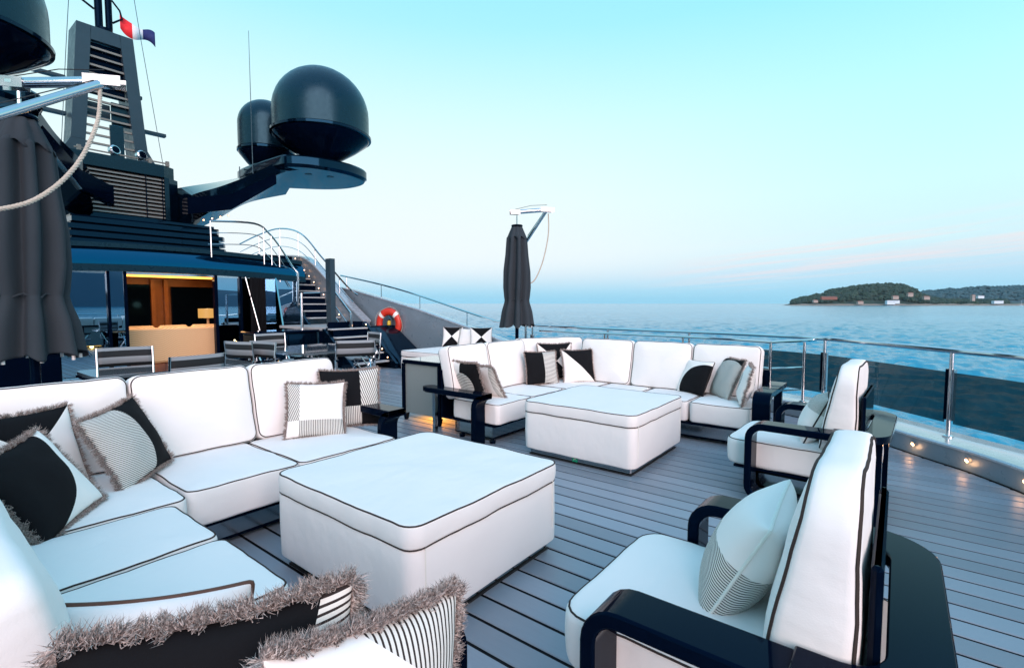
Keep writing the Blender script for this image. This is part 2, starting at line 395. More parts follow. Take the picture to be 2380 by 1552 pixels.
b = NB('grey_brown_fringe'); v = b.coord(); q_ = b.ramp(b.noise(v, 160, 2), .38, .62, 0, 1); b.set(col=b.mix(q_, (.16, .125, .115), (.58, .48, .44)), rough=.95, spec=.1); FR1 = b.m
def pillow(loc, size, yaw, lean=14, roll=0, mat=None, label='', fringe=True, thick=.15, fl=.022, density=1.0, name='throw_pillow', group=None, h=None, pipe=None, seed=None, sag=.0, cat='pillow'):
    seed = seed if seed is not None else rnd.random() * 50
    hw = size / 2; hh = (h or size) / 2; n = 25
    def edge(u, v):
        x = hw * u * (1 - .07 * (1 - v * v) * abs(u)); z = hh * v * (1 - .07 * (1 - u * u) * abs(v)); return x, z
    vs = []; uvs = []; fs = []
    for side in (-1, 1):
        for j in range(n):
            for i in range(n):
                u = -math.cos(math.pi * i / (n - 1)); v = -math.cos(math.pi * j / (n - 1))
                x, z = edge(u, v); t = thick * .5 * (max(0, (1 - u * u) * (1 - v * v)) ** .42)
                q = noise.noise(Vector((x * 7 + seed, z * 7, side))) * .012 * min(1, t / .03)
                zz = z - sag * (1 - u * u) * (v + 1) * .5
                vs.append((x, side * (t + q), zz)); uvs.append((u * .5 + .5, v * .5 + .5))
    for s_ in (0, 1):
        k0 = s_ * n * n
        for j in range(n - 1):
            for i in range(n - 1):
                a = k0 + j * n + i; f = (a, a + 1, a + n + 1, a + n); fs.append(f if s_ == 0 else f[::-1])
    o = bpy.data.objects.new(name, newmesh(name, vs, fs, mat or WHITE, True, uvs=uvs)); COL.objects.link(o)
    tag(o, label, cat, group)
    # the centre of the pillow sits half its height along its own up axis from the base point
    M = Matrix.Rotation(R(yaw), 4, 'Z') @ Matrix.Rotation(R(-lean), 4, 'X')
    o.matrix_basis = Matrix.Translation(Vector(loc)) @ M @ Matrix.Translation((0, 0, hh)) @ Matrix.Rotation(R(roll), 4, 'Y')
    def P(u, v):
        x, z = edge(u, v); return Vector((x, 0, z - sag * (1 - u * u) * (v + 1) * .5))
    loop = [(-1 + 2 * t / 24, -1) for t in range(24)] + [(1, -1 + 2 * t / 24) for t in range(24)] + [(1 - 2 * t / 24, 1) for t in range(24)] + [(-1, 1 - 2 * t / 24) for t in range(24)]
    if fringe:
        rg = random.Random(int(seed * 100)); F = []; V = []
        cnt = int(3600 * density)
        for k in range(cnt):
            t = rg.random() * 96; i = int(t); a = P(*loop[i]); c = P(*loop[(i + 1) % 96]); p = a.lerp(c, t - i)
            outd = Vector((p.x / hw, 0, p.z / hh)); e = (c - a).normalized(); nn = Vector((e.z, 0, -e.x)); 
            if nn.dot(outd) < 0: nn = -nn
            ph = rg.uniform(-1.25, 1.25)
            clump = noise.noise(p * 55 + Vector((seed, 0, 0))) * 1.5; ph += noise.noise(p * 48 + Vector((0, seed, 3))) * .9
            d = (nn * math.cos(ph) + Vector((0, 1, 0)) * math.sin(ph) + e * (clump + rg.uniform(-.22, .22))).normalized()
            ln = fl * rg.uniform(.65, 1.25); w = .0009 if density > .8 else .0013
            side = d.cross(Vector((rg.uniform(-1, 1), rg.uniform(-1, 1), rg.uniform(-1, 1)))).normalized() * w; s2 = d.cross(side).normalized() * w
            cv = Vector((rg.uniform(-1, 1), rg.uniform(-1, 1), rg.uniform(-1, .6))) * ln * .22; mid = p + d * ln * .55 + cv; tip = p + d * ln - cv * .6
            k0 = len(V)
            V += [p + side, p - side * .5 + s2, p - side * .5 - s2, mid + side, mid - side * .5 + s2, mid - side * .5 - s2, tip]
            F += [(k0, k0 + 1, k0 + 4, k0 + 3), (k0 + 1, k0 + 2, k0 + 5, k0 + 4), (k0 + 2, k0, k0 + 3, k0 + 5), (k0 + 3, k0 + 4, k0 + 6), (k0 + 4, k0 + 5, k0 + 6), (k0 + 5, k0 + 3, k0 + 6)]
        fo = link('fringe', newmesh('fringe', V, F, FR1), o); fo['kind'] = 'stuff'
    else:
        link('piping', MB().tube(smooth_path([P(*q) * (1 if max(abs(q[0]), abs(q[1])) < 1 or min(abs(q[0]), abs(q[1])) < .93 else .985) for q in loop], 2, closed=True), .0055, 6, closed=True).mesh('piping', pipe or PIPE), o)
    return o

# ================================================================== SETTING
# sea: one polar sheet of real waves, finest in the arc the deck looks out on
import numpy as np
def build_sea():
    rng = np.random.default_rng(4)
    rad = [5.0]
    while rad[-1] < 16000: rad.append(rad[-1] * (1.0105 if rad[-1] < 3000 else 1.06))
    rad = np.array(rad)
    ang = np.concatenate([np.linspace(R(8), R(112), 760), np.linspace(R(112), R(368), 90)[1:-1]])
    nr, na = len(rad), len(ang)
    X = rad[:, None] * np.sin(ang)[None]; Y = rad[:, None] * np.cos(ang)[None]; Z = np.zeros_like(X)
    step = np.maximum(rad * .0105, rad * .0024)[:, None]
    for i in range(46):
        lam = .5 * (7 / .5) ** rng.random(); k = 2 * math.pi / lam; th = R(60) + rng.normal(0, .75); ph = rng.random() * 6.28
        fade = np.clip(2.2 - step / lam * 1.6, 0.5, 1.3)
        Z += .040 / k * fade * np.sin(k * (X * math.sin(th) + Y * math.cos(th)) + ph)
    Z *= np.clip(1.15 - rad / 2500, .0, 1)[:, None]
    gust = 1 + .5 * np.sin(X * .011 + 2 * np.sin(Y * .007)) * np.sin(Y * .013 + 1.0)
    Z *= gust
    co_ = np.stack([X, Y, Z], -1).reshape(-1, 3)
    i = np.arange(nr - 1)[:, None] * na; j = np.arange(na)[None]; jn = (j + 1) % na
    F = np.stack([i + j, i + jn, i + na + jn, i + na + j], -1).reshape(-1, 4)[:, ::-1]
    me = bpy.data.meshes.new('sea'); me.vertices.add(len(co_)); me.vertices.foreach_set('co', co_.ravel().astype(np.float32))
    me.loops.add(F.size); me.loops.foreach_set('vertex_index', F.ravel().astype(np.int32)); me.polygons.add(len(F))
    me.polygons.foreach_set('loop_start', np.arange(0, F.size, 4, dtype=np.int32)); me.polygons.foreach_set('loop_total', np.full(len(F), 4, dtype=np.int32))
    me.update(); me.validate(); me.polygons.foreach_set('use_smooth', [True] * len(F)); me.materials.append(SEAM)
    tag(link('sea', me, loc=(0, 0, SEA)), kind='structure')
build_sea()

# ---- outline of the deck edge (path of the outer handrail), stern round to the starboard side
RAIL = smooth_path([(.5, -2.05, 0), (2.6, -1.95, 0), (4.2, -1.62, 0), (5.35, -1.22, 0), (6.0, -.83, 0), (6.43, -.42, 0), (7.0, .12, 0), (7.6, .75, 0), (7.95, 1.6, 0), (8.1, 2.67, 0), (8.2, 4.0, 0), (8.25, 5.5, 0), (8.35, 7.0, 0)], 8)
RAIL = [p.xy for p in RAIL]
def offs(path, d):
    o = []
    for i, p in enumerate(path):
        a = path[max(0, i - 1)]; c = path[min(len(path) - 1, i + 1)]; t = (c - a).normalized(); o.append(p + Vector((t.y, -t.x)) * d)
    return o
INN = offs(RAIL, -.27); OUT = offs(RAIL, .26)
def yedge(x):
    """aft limit of the deck at x"""
    best = -3.2
    for a, c in zip(INN, INN[1:]):
        if (a.x - x) * (c.x - x) <= 0 and abs(c.x - a.x) > 1e-6 and c.y < 4.5:
            return a.y + (c.y - a.y) * (x - a.x) / (c.x - a.x)
    return best if x < 2 else None
_dp = [(p.x, p.y) for p in offs(RAIL, -.20)] + [(8.2, 12.95), (-4.5, 12.95), (-4.5, -2.0)]
deck = MB().prism(_dp, 'z', -.25, -.0055).build('deck', SEAMM); tag(deck, kind='structure')
pw = .155; x = -1.70
while x < 8.2:
    xa, xb = x + .0092, x + pw - .0092
    ya, yb = yedge(xa), yedge(xb)
    if ya is None or yb is None:
        ya = yb = 1.2 if xb < 8.0 else 5.6
    cuts = [None, 5.2 + .4 * ((int(round(x / pw)) * 7) % 3), 12.9]
    for q in range(2):
        y0a = ya if q == 0 else cuts[1] + .006; y0b = yb if q == 0 else cuts[1] + .006; y1 = cuts[q + 1]
        if x > 7.78 and q == 0: y1 = cuts[1]
        e = .004
        vs = [(xa, y0a, -.02), (xb, y0b, -.02), (xb, y1, -.02), (xa, y1, -.02), (xa, y0a, -e), (xb, y0b, -e), (xb, y1, -e), (xa, y1, -e), (xa + e, y0a + e, 0), (xb - e, y0b + e, 0), (xb - e, y1 - e, 0), (xa + e, y1 - e, 0)]
        fs = [(0, 3, 2, 1), (0, 1, 5, 4), (1, 2, 6, 5), (2, 3, 7, 6), (3, 0, 4, 7), (4, 5, 9, 8), (5, 6, 10, 9), (6, 7, 11, 10), (7, 4, 8, 11), (8, 9, 10, 11)]
        link('plank', newmesh('plank', vs, fs, DECK), deck)
    x += pw
# low curved coaming with its pale cap
def strip(path, prof):
    """prof: list of (offset outward from rail path, z)"""
    rows = [offs(path, o) for o, z in prof]
    vs = [(rows[k][i].x, rows[k][i].y, prof[k][1]) for i in range(len(path)) for k in range(len(prof))]; n = len(prof)
    fs = [(i * n + k, i * n + k + 1, (i + 1) * n + k + 1, (i + 1) * n + k) for i in range(len(path) - 1) for k in range(n - 1)]
    return vs, fs
coam = thing('coaming', 'low grey coaming curving round the deck edge with pale cap', 'coaming')
mb = MB(); mb.add(*strip(RAIL, [(-.265, -.02), (-.265, .17)]), sm=True); mb.build('inner_face', GREY, coam)
mb = MB(); mb.add(*strip(RAIL, [(-.275, .168), (-.275, .186), (-.26, .198), (.22, .200), (.26, .185), (.27, .15)]), sm=True); mb.build('cap', CAPM, coam)
mb = MB(); mb.add(*strip(RAIL, [(.27, .15), (.24, -.05), (-.5, -2.2), (-1.2, SEA - .3)]), sm=True); hull = mb.build('hull_side', NAVY, coam)
mb = MB(); mb.add(*strip(RAIL, [(-.29, -.018), (-.29, .0045), (-.264, .0045)])); mb.build('margin_seam', SEAMM, coam)
def point_light(loc, e, col=(1, .5, .22), r=.02, spot=None):
    l = bpy.data.lights.new('lamp_light', 'POINT'); l.energy = e; l.color = col; l.shadow_soft_size = r
    o = bpy.data.objects.new('lamp_light', l); COL.objects.link(o); o.location = loc; return o
def courtesy(p, d, parent, e=1.2, r=.014):
    """small round lamp set in a face at p, d = outward normal"""
    d = Vector(d).normalized(); p = Vector(p)
    q = d.to_track_quat('Z', 'Y').to_matrix().to_4x4(); q.translation = p
    f = MB().lathe([(r * 1.7, 0), (r * 1.7, .004), (r * 1.2, .006)], 14).build('courtesy_light', CHROME, parent); f.matrix_basis = q
    g_ = MB().lathe([(r, .0), (r * .9, .009), (r * .4, .012)], 12).build('lens', WARM, f)
    if e > 0: point_light(p + d * .035 - Vector((0, 0, .03)), e * .6, r=.03)
def on_inner(px, py):
    best = min(range(1, len(INN) - 1), key=lambda i: (INN[i] - Vector((px, py))).length); p = INN[best]; t = (INN[best + 1] - INN[best - 1]).normalized()
    return p, Vector((-t.y, t.x, 0))
for (px, py) in ((6.36, -.17), (5.93, -.53), (5.5, -.80), (4.9, -1.1), (4.1, -1.4), (7.2, .75)):
    p, nn = on_inner(px, py); courtesy((p.x + nn.x * .012, p.y + nn.y * .012, .105), nn, coam, .55)

# ---- stern railing
def arc(i0, i1, z, d=0): return [(p.x, p.y, z) for p in offs(RAIL, d)[i0:i1]]
rail = thing('stern_railing', 'polished steel handrail on tall posts with smoked glass panels round the stern', 'railing')
top = [(p.x, p.y, 1.04) for p in RAIL[:90]] + [(8.33, 7.0, 1.12)]
MB().tube(top, .027, 10).build('handrail', CHROME, rail)
posts = [8, 20, 40, 60, 74, 84]
def near(x, y): return min(range(len(RAIL)), key=lambda i: (RAIL[i] - Vector((x, y))).length)
pidx = [near(2.2, -1.98), near(4.6, -1.5), near(6.43, -.42), near(7.62, .78), near(8.08, 2.6), near(8.2, 4.2), near(8.28, 5.9)]
for i in pidx:
    p = RAIL[i]
    po = MB().tube([(p.x, p.y, .19), (p.x, p.y, 1.03)], .019, 12).build('post', CHROME, rail)
    MB().lathe([(.045, .0), (.045, .008), (.024, .016)], 14, (p.x, p.y, .2)).build('base_flange', CHROME, po)
    t = (RAIL[min(i + 1, len(RAIL) - 1)] - RAIL[i - 1]).normalized()
    for sg in (-1, 1):
        c = p + t * .036 * sg; M = Matrix.Translation((c.x, c.y, 0)) @ Matrix.Rotation(math.atan2(t.y, t.x), 4, 'Z')
        MB().box(-.008, .008, -.016, .016, .36, .86, mat=M).build('glass_clamp', LACQ if sg > 0 else CHROME, po)
for a, c in zip(pidx, pidx[1:4]):
    seg = RAIL[a:c + 1]; seg = [seg[0].lerp(seg[1], .5)] + seg[1:-1] + [seg[-1].lerp(seg[-2], .5)]
    vs = []; 
    for q in seg: vs += [(q.x, q.y, .33), (q.x, q.y, .83)]
    fs = [(2 * i, 2 * i + 2, 2 * i + 3, 2 * i + 1) for i in range(len(seg) - 1)]
    g_ = link('glass_panel', newmesh('glass_panel', vs, fs, RAILG, True), rail)
seg = RAIL[pidx[3]:pidx[4] + 1]
vs = []
for q in seg: vs += [(q.x, q.y, .33), (q.x, q.y, .83)]
link('glass_panel', newmesh('glass_panel', vs, [(2 * i, 2 * i + 2, 2 * i + 3, 2 * i + 1) for i in range(len(seg) - 1)], RAILG, True), rail)
# inner gate rail behind the far sofa
ir = thing('inner_railing', 'second lower steel rail with cross bars beside the far sofa', 'railing')
ip = [(p.x, p.y, .99) for p in offs(RAIL, -.42)[near(8.2, 1.75) if False else near(7.95, 1.6):near(8.25, 5.5)]]
gate = [(7.66, .86, 1.02), (7.13, 1.30, 1.0)]
path = gate + [(7.3, 1.7, .995)] + ip[2:] + [(7.9, 5.6, .97)]
MB().tube(gate + smooth_path([(7.13, 1.3, 1.0), (7.42, 1.9, .995), (7.6, 2.6, .99), (7.72, 3.7, .985), (7.8, 5.4, .98)], 6), .02, 10).build('top_bar', CHROME, ir)
for (px, py, z0) in ((7.13, 1.3, .0), (7.52, .97, .2)):
    po = MB().tube([(px, py, z0), (px, py, .99)], .019, 12).build('post', CHROME, ir)
    MB().lathe([(.045, .0), (.045, .01), (.024, .02)], 14, (px, py, z0)).build('base_flange', CHROME, po)
for z in (.66, .36): MB().tube([(7.13, 1.3, z), (7.52, .97, z)], .011, 8).build('cross_bar', CHROME, ir)
for z in (.66, .36): MB().tube([(7.13, 1.3, z), (7.42, 1.9, z), (7.6, 2.6, z), (7.74, 4, z)], .009, 8).build('cross_bar', CHROME, ir)
for (px, py) in ((7.6, 2.6), (7.74, 4.0)): MB().tube([(px, py, 0), (px, py, .98)], .017, 10).build('post', CHROME, ir)

# ---- starboard bulwark climbing forward
bul = thing('bulwark', 'silver grey bulwark rising forward on the starboard side', 'bulwark')
bp = [(5.0, .20), (5.6, .28), (6.4, .56), (6.9, .70), (7.88, .94), (9.49, 1.32), (11.03, 1.62), (12.3, 1.86), (12.85, 1.93)]
bx = lambda y: 8.30 + .05 * math.sin((y - 5) / 8 * 1.5)
ring = []
for y, z in bp:
    x0 = bx(y); ring.append([(x0, y, -.02), (x0 + .05, y, z), (x0 + .20, y, z), (x0 + .3, y, -.5)])
MB().loft(ring, sm=False).build('panel', GREY, bul)
ring = [[(bx(y) + .03, y, z + .003), (bx(y) + .03, y, z + .035), (bx(y) + .07, y, z + .05), (bx(y) + .25, y, z + .04), (bx(y) + .27, y, z + .003)] for y, z in bp]
MB().loft(ring).build('cap', CAPM, bul)
# forward wing where the bulwark turns inboard, with a door sized recess
MB().loft([[(8.36, 12.85, .0), (8.36, 12.85, 1.93), (8.6, 12.85, 1.93), (8.6, 12.85, .0)], [(8.05, 13.6, .0), (8.05, 13.6, 1.96), (8.6, 13.6, 1.96), (8.6, 13.6, .0)]]).build('wing_panel', GREY, bul)
MB().add([(8.34, 11.7, 1.2), (8.34, 12.75, 1.2), (8.34, 12.75, .4), (8.34, 11.7, .4)], [(0, 1, 2, 3)]).build('recess_panel', CAPM, bul)
br = thing('bulwark_railing', 'thin steel handrail on short posts sloping down along the bulwark cap', 'railing')
rp = [(8.42, 12.87, 2.31), (8.45, 11.02, 2.0), (8.43, 9.49, 1.69), (8.41, 7.88, 1.31), (8.38, 7.0, 1.12)]
MB().tube(smooth_path(rp, 6), .022, 8).build('handrail', CHROME, br)
for y, zb, zt in ((12.6, 1.93, 2.27), (11.02, 1.65, 2.0), (9.49, 1.35, 1.69), (7.88, .97, 1.31)):
    MB().tube([(8.43, y, zb), (8.43, y, zt)], .013, 8).build('post', CHROME, br)

# ---- lifebuoy
def lifebuoy():
    t = thing('lifebuoy', 'orange red ring lifebuoy with white bands hung on the grey bulwark', 'lifebuoy', (8.20, 10.42, .97), R(20))
    n, m = 48, 16; Rr, r = .285, .085
    def seg(a0, a1, rr, steps):
        vs = []; 
        for i in range(steps + 1):
            a = a0 + (a1 - a0) * i / steps
            for k in range(m):
                b_ = 2 * math.pi * k / m; q = Rr + rr * math.cos(b_); vs.append((rr * .8 * math.sin(b_), q * math.cos(a), q * math.sin(a) * 1.12))
        return vs, [(i * m + k, i * m + (k + 1) % m, (i + 1) * m + (k + 1) % m, (i + 1) * m + k) for i in range(steps) for k in range(m)]
    MB().add(*seg(0, 2 * math.pi, r, n), sm=True).build('ring', RED, t)
    for k in range(4):
        a = R(45 + 90 * k); MB().add(*seg(a - .13, a + .13, r * 1.03, 4), sm=True).build('white_band', REFW, t)
    path = []
    for i in range(64):
        a = 2 * math.pi * i / 64; q = (Rr + r * 1.02 + .035 * abs(math.sin(2 * a + .8))); path.append((-.02, q * math.cos(a), q * math.sin(a) * 1.1))
    MB().tube(path, .006, 5, closed=True).build('grab_line', ROPE, t)
    MB().box(.02, .09, -.05, .05, -.42, .42).build('bracket', CHROME, t)
    MB().lathe([(.03, 0), (.05, .03), (.045, .1), (.02, .14)], 12, (.0, 0, -.05)).build('light_float', plain('yellow_plastic', (.6, .4, .03)), t)
lifebuoy()

# ---- starboard stairs
st = thing('starboard_stairs', 'open staircase with pale treads and small orange lights climbing to the upper deck', 'staircase')
TREAD = plain('pale_tread', (.42, .43, .44), rough=.45)
def flight(x0, x1, y0, z0, n, rise, run, right):
    for k in range(n):
        y = y0 + run * k; z = z0 + rise * (k + 1)
        tr_ = MB().box(x0, x1, y, y + run + .03, z - .035, z, bev=.008).build('tread', TREAD, st)
        MB().box(x0 + .02, x1 - .02, y + run - .02, y + run - .005, z - .02, z + rise - .04).build('riser', LACQ, st)
        if right or k % 2 == 0: courtesy((x1 - .04, y + .02, z + .07), (-.6, -1, 0), st, .12, .011)
flight(6.35, 7.32, 9.3, 0, 5, .185, .2, True)
MB().box(6.35, 8.04, 10.3, 12.45, .88, .94).build('landing', TREAD, st)
MB().box(6.33, 8.05, 10.26, 10.297, .80, .945).build('landing_edge', NAVY, st)
MB().box(6.22, 8.08, 10.36, 10.42, 0.02, .875).build('under_panel', LACQ, st)
flight(7.1, 8.02, 12.3, .94, 10, .185, .25, True)
MB().prism([(9.1, -.01), (9.1, .12), (10.3, 1.06), (11.1, 1.06), (11.1, -.01)], 'x', 7.34, 7.42).build('stringer', NAVY, st)
MB().prism([(9.15, -.01), (9.15, .1), (10.3, .92), (10.36, .92), (10.36, -.01)], 'x', 6.27, 6.345).build('stringer', NAVY, st)
MB().prism([(12.2, .6), (12.2, .95), (14.9, 2.95), (14.9, 2.2), (12.9, .6)], 'x', 7.0, 7.07).build('stringer', NAVY, st)
# side wall of the upper flight, sweeping up
wall = smooth_path([(0, 11.3, 1.0), (0, 12.1, 1.50), (0, 13.3, 2.35), (0, 14.0, 2.75), (0, 14.8, 2.93), (0, 17.4, 3.05)], 6)
rg_ = [[(8.06, p.y, -.0), (8.06, p.y, p.z), (8.26, p.y, p.z), (8.26, p.y, 0)] for p in wall]
MB().loft(rg_).build('side_wall', GREY, st)
rg_ = [[(8.03, p.y, p.z + .003), (8.03, p.y, p.z + .05), (8.29, p.y, p.z + .05), (8.29, p.y, p.z + .003)] for p in wall]
MB().loft(rg_).build('wall_cap', CAPM, st)
MB().prism([(9.0, -.01), (9.15, .2), (10.3, .94), (11.3, .95), (11.3, -.01)], 'x', 7.44, 8.28).build('lower_side_panel', NAVY, st)
# handrails of the stairs
hr = thing('stair_handrails', 'curved steel handrails sweeping over the top of the staircase', 'railing')
h1 = smooth_path([(5.05, 13.05, 3.46), (6.05, 13.0, 3.52), (6.42, 13.0, 3.32), (6.72, 12.98, 2.95), (7.0, 12.95, 2.5), (7.12, 12.9, 2.33)], 6)
MB().tube(h1, .024, 8).build('handrail', CHROME, hr)
MB().tube([(7.12, 12.9, 2.33), (7.1, 12.9, 1.2)], .035, 10).build('end_post', CHROME, hr)
for dz in (.28, .56):
    MB().tube([(p.x - dz * .12, p.y, p.z - dz) for p in h1[:-6]], .011, 6).build('mid_rail', CHROME, hr)
for i in (0, 9, 13, 17): p = h1[i]; MB().tube([(p.x, p.y, p.z), (p.x, p.y, p.z - .95)], .015, 8).build('post', CHROME, hr)
h2 = smooth_path([(8.1, 18.5, 3.6), (8.1, 17.1, 3.8), (8.1, 15.7, 3.88), (8.1, 14.4, 3.6), (8.1, 13.3, 2.83), (8.1, 12.1, 1.98), (8.1, 11.6, 1.72)], 6)
MB().tube(h2, .024, 8).build('handrail', CHROME, hr)
for dz in (.28, .56): MB().tube([(p.x, p.y, p.z - dz) for p in h2], .011, 6).build('mid_rail', CHROME, hr)
for i in (6, 12, 17, 22, 28): p = h2[i]; MB().tube([(p.x, p.y, p.z), (p.x, p.y, p.z - .9)], .015, 8).build('post', CHROME, hr)
h3 = [(6.45, 10.9, 2.0), (6.95, 10.45, 1.27)]
MB().tube([(6.86, 11.0, 1.98), (6.93, 10.22, 1.27)], .026, 8).build('handrail', CHROME, hr)
MB().tube([(6.93, 10.22, 1.29), (6.93, 10.22, .55)], .04, 10).build('end_post', CHROME, hr)
for dz in (.35, .62): MB().tube([(6.86, 11.0, 1.98 - dz), (6.93, 10.22, 1.27 - dz)], .014, 6).build('mid_rail', CHROME, hr)
MB().tube([(6.2, 11.0, 1.74), (6.72, 10.9, 1.76)], .014, 6).build('mid_rail', CHROME, hr)
MB().tube([(6.15, 11.0, 1.74), (6.15, 11.0, .9)], .032, 8).build('end_post', CHROME, hr)
# dark flat pillar
pt = thing('support_pillar', 'tall dark flat pillar standing between the two stair flights', 'pillar', (6.76, 10.75, 0))
MB().prism([(-.07, -.1), (.05, -.11), (.09, 0), (.05, .11), (-.07, .1)], 'z', .0, 2.56).build('shaft', CHAR, pt)
MB().box(-.1, .12, -.14, .14, .84, .9, bev=.01).build('collar', CHROME, pt)

# ================================================================== DECKHOUSE
dh = thing('deckhouse', 'glossy black deckhouse with open sliding door, wide fascia and louvres above', 'deckhouse')
YF = 13.0
def part(mb_, name, mat, par=None): return mb_.build(name, mat, par or dh)
# glass panes left and right of the doorway with black mullions
def pane(x0, x1, z0=.02, z1=2.17, y=YF): return part(MB().box(x0, x1, y, y + .03, z0, z1), 'window', GLASS)
pane(.2, 1.78); pane(1.84, 3.02); pane(3.05, 3.28, y=YF - .05); pane(5.12, 5.62); pane(5.68, 6.02); pane(6.06, 7.1)
for x0, x1 in ((1.78, 1.84), (3.0, 3.05), (3.28, 3.34), (5.05, 5.12), (5.62, 5.68), (6.02, 6.06)):
    part(MB().box(x0, x1, YF - .06, YF + .06, 0, 2.17), 'mullion', LACQ)
part(MB().box(.2, 6.9, YF - .03, YF + .07, 2.12, 2.17), 'door_track', CHROME)
part(MB().box(.2, 6.9, YF + .1, YF + .14, 0, .05), 'sill', CHROME)
# lintel: cambered band, and the glossy fascia leaning back above it
def camber(x): return -.022 * (x - 4.17) ** 2 * (1 if abs(x - 4.17) < 3 else 1)
xs = [0.2 + .42 * i for i in range(18)]
zb = lambda x: 2.18 - .010 * (x - 4.17) ** 2
zt = lambda x: 2.68 - .012 * (x - 4.17) ** 2
part(MB().loft([[(x, YF - .12, zb(x)), (x, YF - .12, zb(x) + .14), (x, YF + .2, zb(x) + .14), (x, YF + .2, zb(x))] for x in xs]), 'lintel', MATT)
rings_ = []
for x in xs:
    p0 = Vector((YF - .10, zb(x) + .143)); p3 = Vector((YF + .12, zt(x)))
    rings_.append([(x, YF - .10, zb(x) + .143), (x, YF - .075, zb(x) + .26), (x, YF - .01, zb(x) + .38), (x, YF + .10, zt(x)), (x, YF + .5, zt(x)), (x, YF + .5, zb(x) + .143)])
part(MB().loft(rings_, sm=False), 'fascia', FASC)
part(MB().loft([[(x, YF + .04, zt(x) + .003), (x, YF + .04, zt(x) + .10), (x, YF + .6, zt(x) + .10), (x, YF + .6, zt(x) + .003)] for x in xs]), 'ledge', MATT)
part(MB().box(.0, 7.05, YF + .45, 19.5, 2.55, 2.72), 'roof_deck', CHAR)
# right hand slanted wind screen and soffit post
part(MB().prism([(12.2, 0), (12.2, .02), (12.75, 2.15), (13.0, 2.15), (13.0, 0)], 'x', 6.42, 6.46), 'wind_screen', GLASS)
part(MB().tube([(6.0, 12.35, 0), (5.75, 12.9, 2.15)], .016, 8), 'screen_stay', CHROME)
# louvre band with four boards
part(MB().box(2.7, 5.65, 14.1, 15.2, 2.72, 3.42), 'louvre_core', LACQ)
for k in range(4):
    z = 2.80 + .155 * k; w_ = 1.60 + .015 * (3 - k) - (.12 if k == 3 else 0)
    part(MB().prism([(4.17 - w_, 13.95), (4.17 + w_ - .1, 13.95), (4.17 + w_, 14.1), (4.17 + w_, 15.2), (4.17 - w_, 15.2)], 'z', z, z + .105), 'louvre_board', NAVY)
for x0, y0 in ((4.9, 14.6),):
    part(MB().prism([(4.4, 13.9), (5.5, 14.0), (5.75, 14.6), (5.75, 15.2), (4.4, 15.2)], 'z', 3.40, 3.46), 'step_plate', NAVY)
# ventilation block with slatted grille
part(MB().prism([(2.86, 15.0), (4.86, 15.0), (5.1, 15.2), (5.1, 16.6), (2.86, 16.6)], 'z', 3.46, 3.64), 'vent_block_base', NAVY)
part(MB().prism([(2.86, 15.16), (4.9, 15.16), (5.1, 15.3), (5.1, 16.6), (2.86, 16.6)], 'z', 3.64, 4.72), 'vent_block_core', LACQ)
part(MB().prism([(2.86, 15.0), (4.76, 15.0), (5.04, 15.2), (5.04, 16.6), (2.86, 16.6)], 'z', 4.72, 5.02), 'vent_block_top', MATT)
for x0, x1 in ((2.86, 2.98), (4.76, 4.86)): part(MB().box(x0, x1, 15.0, 15.16, 3.64, 4.72), 'vent_frame', MATT)
part(MB().prism([(4.865, 15.0), (5.12, 15.2), (5.12, 16.6), (4.865, 16.6)], 'z', 3.643, 4.717), 'vent_cheek', NAVY)
gr = part(MB().box(2.98, 4.76, 15.12, 15.155, 3.64, 4.72), 'grille_back', LACQ)
for k in range(11):
    z = 3.67 + .095 * k
    part(MB().prism([(15.02, z), (15.10, z + .045), (15.11, z + .075), (15.03, z + .035)], 'x', 2.985, 4.755), 'grille_slat', SLATM)
for xx in (4.35, 4.7): part(MB().box(xx, xx + .02, 15.005, 15.02, 3.66, 4.7), 'grille_clip', LACQ)
for k in range(4): courtesy((5.30 + .16 * k, 14.1 - .1 * k, 3.62 + .05 * k), (0, -1, -.4), dh, 0, .018)
# curtain in the window and on the right of the door
CURT = fabric('black_curtain', (.0025, .003, .005))
def curtain(x0, x1, y, z0, z1, label):
    vs = []; n = 60
    for z in (z0, z1):
        for i in range(n + 1): x = x0 + (x1 - x0) * i / n; vs.append((x, y + .03 * math.sin(i * 1.1), z))
    fs = [(i, i + 1, n + 2 + i, n + 1 + i) for i in range(n)]
    o = link('curtain', newmesh('curtain', vs, fs, CURT, True)); m = o.modifiers.new('s', 'SOLIDIFY'); m.thickness = .01
    tag(o, label, 'curtain')
curtain(5.80, 6.16, 12.75, .03, 2.14, 'black curtain gathered right of the lit doorway')

# ---- lounge seen through the doorway
rm = thing('lounge_interior', 'warmly lit lounge with wood panels seen through the open door', 'room')
part(MB().box(.3, 6.8, 13.2, 17.5, -.02, .0), 'floor_panel', WALNUT, rm)
part(MB().box(.3, 6.8, 13.2, 17.5, 2.40, 2.45), 'ceiling_panel', WALNUT, rm)
part(MB().box(2.4, 6.8, 17.4, 17.5, 0, 2.4), 'back_wall', WALNUT, rm)
part(MB().box(2.35, 2.4, 13.6, 17.4, 0, 2.4), 'side_wall', WALNUT, rm)
part(MB().box(6.75, 6.8, 13.6, 17.4, 0, 2.4), 'side_wall', WALNUT, rm)
part(MB().box(4.3, 5.0, 17.30, 17.39, .0, 2.05), 'door_panel', LACQ, rm)
part(MB().box(5.55, 6.7, 17.30, 17.39, .5, 2.0), 'dark_panel', LACQ, rm)
for xx in (4.15, 5.02, 5.35): part(MB().box(xx, xx + .1, 17.25, 17.39, 0, 2.2), 'pilaster', WALNUT, rm)
part(MB().box(3.0, 6.6, 14.3, 14.42, 2.16, 2.24), 'ceiling_beam', LACQ, rm)
